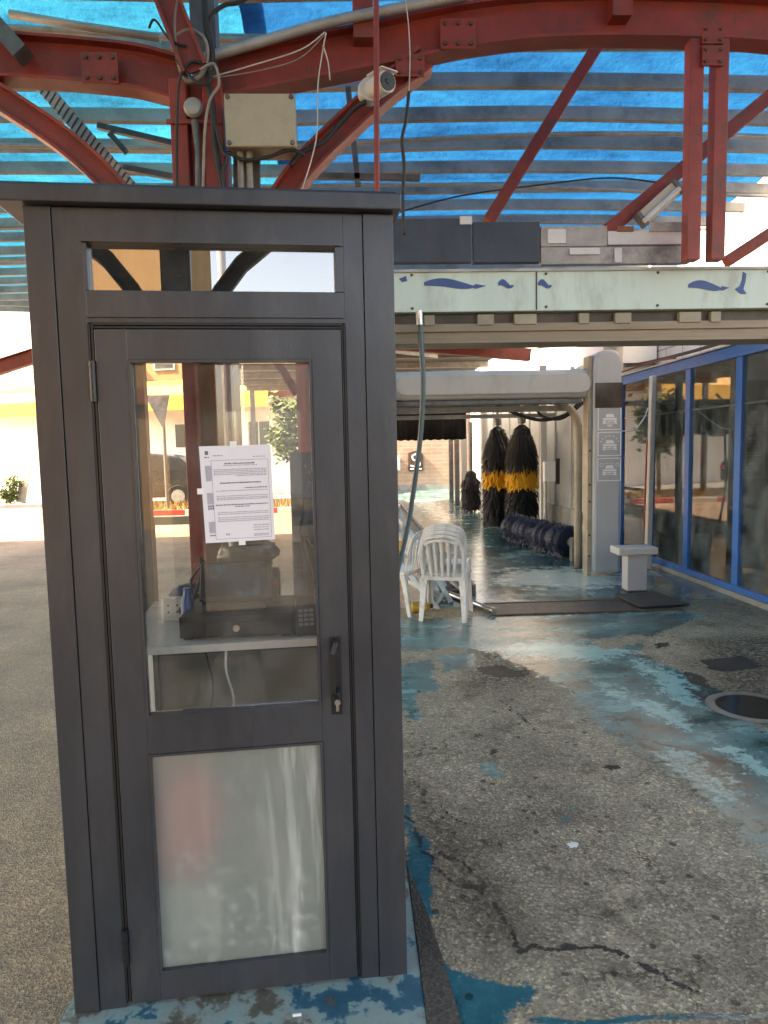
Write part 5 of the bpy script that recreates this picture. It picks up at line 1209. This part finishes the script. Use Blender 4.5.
MB().lathe([(.028, -.04), (.036, .05), (.033, .05), (.026, -.03)], c, (0, 0, 1), 16).build('body', M['yellow_pl'], t, smooth='auto')

t = thing('steel_rail', 'long steel rails lying beside the conveyor behind the chairs', 'rails', (.9, 7.5, .006))
for q0, q1, w_ in (((392, 512, 9.2), (470, 590, 7.3), .05), ((394, 530, 8.6), (462, 596, 7.1), .04), ((396, 575, 7.4), (448, 604, 6.8), .05)):
    a = at(*q0); b = at(*q1); a.z = max(a.z, .05); b.z = max(b.z, .04); MB().bar(a, b, w_, w_, (0, 0, 1)).build('rail', M['steel' if w_ < .05 else 'galv'], t, bevel=.003)
# ------------------------------------------------------------------ plastic chairs
def make_chair(loc, rz, label):
    t = thing('plastic_chair', label, 'chair', loc, rz, 'white plastic chairs', local=True)
    # local: x right, y towards the front of the seat (away from the backrest)
    mb = MB(); n = 10; vs = []; fs = []
    for j in range(n+1):
        v = j/n; y = -.2+.42*v
        for i in range(n+1):
            u = i/n*2-1; hw = .205+.02*v; z = .43-.018*math.cos(u*1.5)*math.sin(v*3.0)-.03*max(0, (v-.85)/.15)**2+(.012 if abs(u) > .9 else 0)
            vs.append((u*hw, y, z))
    for j in range(n):
        for i in range(n): a = j*(n+1)+i; fs.append((a, a+1, a+n+2, a+n+1))
    mb.add(vs, fs); st = mb.build('seat', M['chair'], t, smooth=True); s_ = st.modifiers.new('solid', 'SOLIDIFY'); s_.thickness = .014
    ap = MB()
    ap.bx(-.205, .205, -.205, -.192, .385, .43); ap.bx(-.215, -.203, -.19, .2, .385, .43); ap.bx(.203, .215, -.19, .2, .385, .43); ap.bx(-.2, .2, .205, .217, .37, .41)
    ap.build('apron', M['chair'], t, bevel=.004)
    # backrest: hoop and slats, leaning back
    def bk(x, z): return (x, -.2-.16*max(0, z-.42)-.10*max(0, z-.42)**2+.03*(1-(x/.2)**2)*-1, z)
    hoop = [bk(-.195, .42), bk(-.205, .55), bk(-.205, .67), bk(-.18, .755), bk(-.11, .80), bk(0, .815), bk(.11, .80), bk(.18, .755), bk(.205, .67), bk(.205, .55), bk(.195, .42)]
    hp = smooth_pts(hoop, 4)
    MB().ribbon(hp, [.032]*len(hp), [.018]*len(hp), (0, 1, 0)).build('back_hoop', M['chair'], t, bevel=.005)
    top = smooth_pts([bk(-.17, .735), bk(-.09, .765), bk(0, .775), bk(.09, .765), bk(.17, .735)], 4)
    MB().ribbon(top, .03, .016, (0, 1, 0)).build('top_rail', M['chair'], t, bevel=.004)
    for k in range(5):
        x = -.13+k*.065
        pts = smooth_pts([bk(x*.85, .425), bk(x*.95, .55), bk(x*1.05, .68), bk(x*1.05, .765)], 4)
        MB().ribbon(pts, .026, .012, (0, 1, 0)).build('slat', M['chair'], t, bevel=.003)
    for sx in (-1, 1):
        for sy, y1, y0 in ((-1, -.185, -.255), (1, .19, .235)):
            a = Vector((sx*.185, y1, .42)); b = Vector((sx*.215, y0, 0))
            mb = MB(); d = (b-a)
            mb.bar(a, b, .065, .016, (0, 1, 0), .04, .014); mb.bar(a+Vector((sx*.028, -sy*.02, 0)), b+Vector((sx*.016, -sy*.012, 0)), .014, .05, (0, 1, 0), .012, .034)
            mb.build('leg', M['chair'], t, bevel=.003)
    return t
cp = gnd(449, 620); CZ = .004
ch = make_chair((cp.x, 6.04+.22, CZ), R(-17), 'lowest white plastic chair of the stack, its legs on the floor')
for k, (nm) in enumerate(('second white plastic chair up in the stack', 'third white plastic chair up in the stack', 'topmost white plastic chair of the stack')):
    dup(ch, (cp.x+.006*(k+1), 6.26+.03*(k+1), CZ+.002+.03*(k+1)), R(-17+(k+1)*1.2), nm)
for o_ in [q for q in bpy.data.objects if q.name.startswith('plastic_chair')]: o_.scale = (.92, .95, .96)
lc = gnd(415, 622)
dup(ch, (lc.x-.14, 6.55, CZ), R(62), 'lone white plastic chair mostly hidden behind the booth, left of the stack')

# ------------------------------------------------------------------ left background
struct(sheet('pavement', M['concrete'], -40, -2, 22.2, 40, .10))
struct(MB().bx(-40, -2, 22.05, 22.2, -.004, .1).build('far_kerb', M['concrete']))
struct(MB().bx(-7.6, 1.2, 17.9, 18.05, -.004, .13).build('painted_kerb', M['kerb']))
struct(MB().bx(-7.5, 1.2, 18.05, 20.6, -.004, .11).build('verge', M['drygrass']))
mb = MB(); rr = random.Random(21)
for k in range(5000):
    x, y = rr.uniform(-7.4, .8), rr.uniform(18.1, 20.5); h_ = rr.uniform(.04, .2)*(1+mnoise.noise(Vector((x, y, 0)))); a = rr.uniform(0, 6.28); d = Vector((math.cos(a), math.sin(a), 0))*.012; l_ = Vector((rr.uniform(-.06, .06), rr.uniform(-.06, .06), h_))
    p = Vector((x, y, .11)); mb.add([p-d, p+d, p+l_], [(0, 1, 2)])
g_ = mb.build('grass', M['drygrass']); g_['kind'] = 'stuff'; g_['label'] = 'dry grass and leaves on the verge behind the booth'
def rotz(mb, c, a):
    ca, sa = math.cos(a), math.sin(a); c = Vector(c)
    mb.v = [Vector((c.x+(q.x-c.x)*ca-(q.y-c.y)*sa, c.y+(q.x-c.x)*sa+(q.y-c.y)*ca, q.z)) for q in mb.v]; return mb
HC = (-1.8, 24.2, 0); HA = R(-20)
hw_ = thing('white_house', 'white rendered house with small windows beneath the yellow awning', 'house', (-8, 25, .1))
HR = lambda mb: rotz(mb, HC, HA)
# the house front is laid out along x, then turned to face the sun side
HR(MB().bx(-17, -1.8, 24.2, 30, 1.2, 3.5)).build('wall', M['white_wall'], hw_)
HR(MB().bx(-17.02, -1.78, 24.17, 30.02, .1, 1.2)).build('base_course', M['white_wall'], hw_)
for x in (-3.4, -6.4, -9.6):
    wf = HR(MB().bx(x-.5, x+.5, 24.12, 24.198, 1.75, 2.75)).build('window', M['white_pl'], hw_)
    HR(MB().bx(x-.42, x-.03, 24.10, 24.118, 1.83, 2.67).bx(x+.03, x+.42, 24.10, 24.118, 1.83, 2.67)).build('pane', M['darkwin'], wf)
HR(MB().bx(-17.1, -1.7, 24.0, 30.1, 3.502, 3.7)).build('roof_edge', M['rust_band'], hw_)
aw = thing('yellow_awning', 'curved bright yellow awning along the white house front', 'awning', (-8, 23.5, 3.2))
pf = [(24.15, 4.3), (23.6, 4.22), (23.1, 4.0), (22.75, 3.62), (22.7, 3.1), (22.73, 3.1), (22.79, 3.58), (23.13, 3.94), (23.62, 4.16), (24.15, 4.24)]
HR(MB().prism(pf, lambda u, v, t: (t, u, v), -16.8, -2.3)).build('canvas', M['yellow_aw'], aw)
for x in (-15, -11.5, -8, -4.5): HR(MB().bar((x, 24.15, 3.3), (x, 22.8, 3.2), .04, .04)).build('strut', M['galv'], aw)
ob = thing('ochre_building', 'ochre stone building with red brown bands behind the white house', 'building', (-5, 36, 0))
OC = (1.5, 33, 0); OR = lambda mb: rotz(mb, OC, R(-16))
OR(MB().bx(-12, 1.5, 33, 42, 0, 9.5)).build('wall', M['ochre'], ob)
for z in (4.9, 8.2): OR(MB().bx(-12.05, 1.55, 32.9, 33.0, z, z+.5)).build('band', M['rust_band'], ob)
for x in (-10, -7, -4, -1):
    for z in (5.9,):
        wf = OR(MB().bx(x-.6, x+.6, 32.93, 32.998, z, z+1.5)).build('window', M['grey_wall'], ob); OR(MB().bx(x-.5, x+.5, 32.91, 32.928, z+.1, z+1.4)).build('pane', M['darkwin'], wf)
pbld = thing('pale_building', 'pale building with open steel stairs at the far left', 'building', (-20, 34, 0))
PC = (-13.5, 34, 0); PR = lambda mb: rotz(mb, PC, R(-20))
PR(MB().bx(-30, -13.5, 34, 42, 0, 8.2)).build('wall', M['white_wall'], pbld)
for z in (4.2, 5.6, 7.0): PR(MB().bx(-30, -13.4, 33.4, 33.5, z, z+.1)).build('railing', M['galv'], pbld)
PR(MB().bar((-22, 33.5, 6.5), (-13.5, 33.5, 4.3), .15, .2)).build('stair_stringer', M['darkgalv'], pbld)
# car
cx_, cy_ = -6.5, 21.35
car = thing('parked_car', 'dark parked car on the street behind the verge', 'car', (cx_, cy_, -.004))
prof = [(-2.1, .35), (-2.1, .85), (-1.95, 1.0), (-1.3, 1.08), (-.75, 1.55), (.6, 1.62), (1.35, 1.5), (1.9, 1.05), (2.1, .95), (2.12, .35), (1.75, .3), (-1.7, .3)]
MB().prism(prof, lambda u, v, t: (cx_+u, t, v), cy_-.85, cy_+.85).build('body', M['carpaint'], car, bevel=.07)
MB().prism([(-1.15, 1.1), (-.7, 1.48), (-.05, 1.53), (-.05, 1.1)], lambda u, v, t: (cx_+u, t, v), cy_-.857, cy_-.851).build('window', M['darkwin'], car)
MB().prism([(.05, 1.1), (.05, 1.53), (.6, 1.55), (1.25, 1.45), (1.5, 1.1)], lambda u, v, t: (cx_+u, t, v), cy_-.857, cy_-.851).build('window', M['darkwin'], car)
for x in (-1.3, 1.3):
    for s in (-1, 1):
        wl = MB().lathe([(.18, -.1), (.32, -.1), (.34, -.06), (.34, .06), (.32, .1), (.18, .1)], (cx_+x, cy_+s*.78, .336), (0, 1, 0), 24).build('wheel', M['tyre'], car, smooth='auto')
        MB().lathe([(.2, -.108), (.2, .108)], (cx_+x, cy_+s*.78, .336), (0, 1, 0), 20).build('rim', M['galv'], wl)
for y in (-.6, .6): MB().bx(cx_+2.09, cx_+2.14, cy_+y-.2, cy_+y+.2, .72, .86).build('tail_light', M['red_pl'], car, bevel=.01)
# give way sign seen from behind
SYY = 18.6; c = at(159, 410, SYY)
sgn = thing('road_sign', 'dark back of a triangular road sign on a grey pole', 'road sign', (c.x, SYY, .11))
zt, zb_ = at(159, 395, SYY).z, at(159, 427, SYY).z
MB().prism([(c.x-.36, zt), (c.x+.3, zt), (c.x+.12, zb_), (c.x+.06, zb_)], lambda u, v, t: (u, t, v), SYY-.012, SYY+.0).build('plate', M['darkgalv'], sgn)
MB().tube([(c.x+.09, SYY+.04, .11), (c.x+.09, SYY+.04, zt-.05)], .045, 12).build('pole', M['darkgalv'], sgn)
# street post and shrub, shrubs
def shrub(name, label, c, r, hgt, n, seed, trunk=0.):
    t = thing(name, label, 'shrub' if not trunk else 'tree', tuple(c)); rr = random.Random(seed); mb = MB(); c = Vector(c)
    cl = [c+Vector((rr.uniform(-r, r)*.7, rr.uniform(-r, r)*.7, trunk+rr.uniform(.15, 1)*hgt)) for _ in range(16)]
    for k in range(n):
        q = rr.choice(cl)+Vector((rr.gauss(0, r*.25), rr.gauss(0, r*.25), rr.gauss(0, hgt*.13))); q.z = max(q.z, c.z+.02)
        a = Vector((rr.uniform(-1, 1), rr.uniform(-1, 1), rr.uniform(-.6, .6))).normalized()*rr.uniform(.03, .07)*(1 if not trunk else 2); b = a.orthogonal().normalized()*a.length*.5
        mb.add([q-a, q+b, q+a, q-b], [(0, 1, 2, 3)])
    mb.build('leaves', M['leaf'], t)
    s = MB()
    for k in range(5): s.tube([c, c+Vector((rr.uniform(-r, r)*.3, rr.uniform(-r, r)*.3, trunk+hgt*.5)), cl[k]], [.03+.04*(trunk > 0), .02, .008], 6)
    s.build('stem', M['bark'], t)
p = at(10, 497, 22.8); shrub('shrub', 'small green shrub at the foot of the white house wall', (p.x, 22.8, .1), .3, .75, 1100, 4)
p = at(300, 430, 25); shrub('street_tree', 'small street tree seen through the booth glass', (-1.9, 21.2, -.004), .7, 1.6, 1600, 8, 1.4)
lpz = thing('wall_post', 'pale timber board leaning against the white house wall', 'board', tuple(at(27, 500, 23.2)))
p, q = at(25, 500, 23.2), at(29, 455, 23.3); MB().bar((p.x, 22.9, .12), (q.x, 23.3, q.z), .3, .05, (0, 1, 0)).build('plank', M['tan'], lpz)

# ------------------------------------------------------------------ street behind the viewer, seen in the glass
BC = (-1.35, -11, 0)
bb_ = thing('tan_building', 'tan stone building mirrored in the booth glass', 'building', (-6, -12, 0))
BRt = lambda mb: rotz(mb, BC, R(22))
BRt(MB().bx(-14, -1.35, -13, -11, 0, 9)).build('wall', M['ochre'], bb_)
for z in (2.6, 6.8): BRt(MB().bx(-14.05, -1.3, -11, -10.92, z, z+.35)).build('band', M['rust_band'], bb_)
for x in (-11.5, -8.5, -5.5, -3.6):
    for z in (3.4,):
        wf = BRt(MB().bx(x-.6, x+.6, -11, -10.94, z, z+1.5)).build('window', M['white_wall'], bb_); BRt(MB().bx(x-.5, x+.5, -10.94, -10.92, z+.1, z+1.4)).build('pane', M['darkwin'], wf)
wb_ = thing('low_building', 'low pale building mirrored at the right of the transom glass', 'building', (4, -20, 0))
MB().bx(0.2, 9, -24, -20, 0, 4.9).build('wall', M['white_wall'], wb_)
MB().bx(.1, 9.1, -24.1, -19.9, 4.9, 5.15).build('parapet', M['grey_wall'], wb_)
MB().bx(3, 4.2, -20, -19.95, 2.2, 3.6).build('window', M['darkwin'], wb_)
sp_ = thing('lamp_post', 'white lamp post mirrored in the transom glass', 'lamp post', (-.35, -8, -.004))
MB().tube([(-.35, -8, 0), (-.35, -8, 7)], .07, 12).build('pole', M['white_pl'], sp_)
MB().bx(-.5, .3, -8.12, -7.88, 7, 7.12).build('lamp_head', M['white_pl'], sp_, bevel=.02)

# ------------------------------------------------------------------ camera, light, world
cd = bpy.data.cameras.new('camera'); co = bpy.data.objects.new('camera', cd); col.objects.link(co)
cd.sensor_fit = 'VERTICAL'; cd.sensor_height = 36; cd.lens = CF/1024*36; cd.clip_start = .05; cd.clip_end = 1000
rot = Matrix((CR, CU, -_f)).transposed()
co.matrix_world = Matrix.Translation(CAM) @ rot.to_4x4()
scene.camera = co
sd = Vector((-.85, -.06, .92)).normalized()
sl = bpy.data.lights.new('sun', 'SUN'); sl.energy = 4.2; sl.angle = R(.5); sl.color = (1, .94, .84)
so = bpy.data.objects.new('sun', sl); col.objects.link(so); so.rotation_euler = sd.to_track_quat('Z', 'Y').to_euler()
w = bpy.data.worlds.new('World'); scene.world = w; w.use_nodes = True
nt = w.node_tree; nt.nodes.clear()
wo = nt.nodes.new('ShaderNodeOutputWorld'); bg = nt.nodes.new('ShaderNodeBackground'); sky = nt.nodes.new('ShaderNodeTexSky')
sky.sky_type = 'NISHITA'; sky.sun_disc = False; sky.sun_elevation = math.asin(sd.z); sky.sun_rotation = math.atan2(sd.x, sd.y); sky.dust_density = 2.0; sky.air_density = 1.0
bg.inputs[1].default_value = .13
nt.links.new(sky.outputs[0], bg.inputs[0]); nt.links.new(bg.outputs[0], wo.inputs[0])
vs_ = scene.view_settings; vs_.view_transform = 'Standard'; vs_.look = 'None'; vs_.gamma = 1; vs_.exposure = 3.0; vs_.use_white_balance = True; vs_.white_balance_temperature = 9600; vs_.white_balance_tint = 18; vs_.use_curve_mapping = False
scene.render.engine = 'CYCLES'
scene.cycles.max_bounces = 12; scene.cycles.transparent_max_bounces = 16; scene.cycles.diffuse_bounces = 5; scene.cycles.glossy_bounces = 5; scene.cycles.transmission_bounces = 8
scene.cycles.caustics_reflective = False; scene.cycles.caustics_refractive = True
scene.render.resolution_x = 768; scene.render.resolution_y = 1024
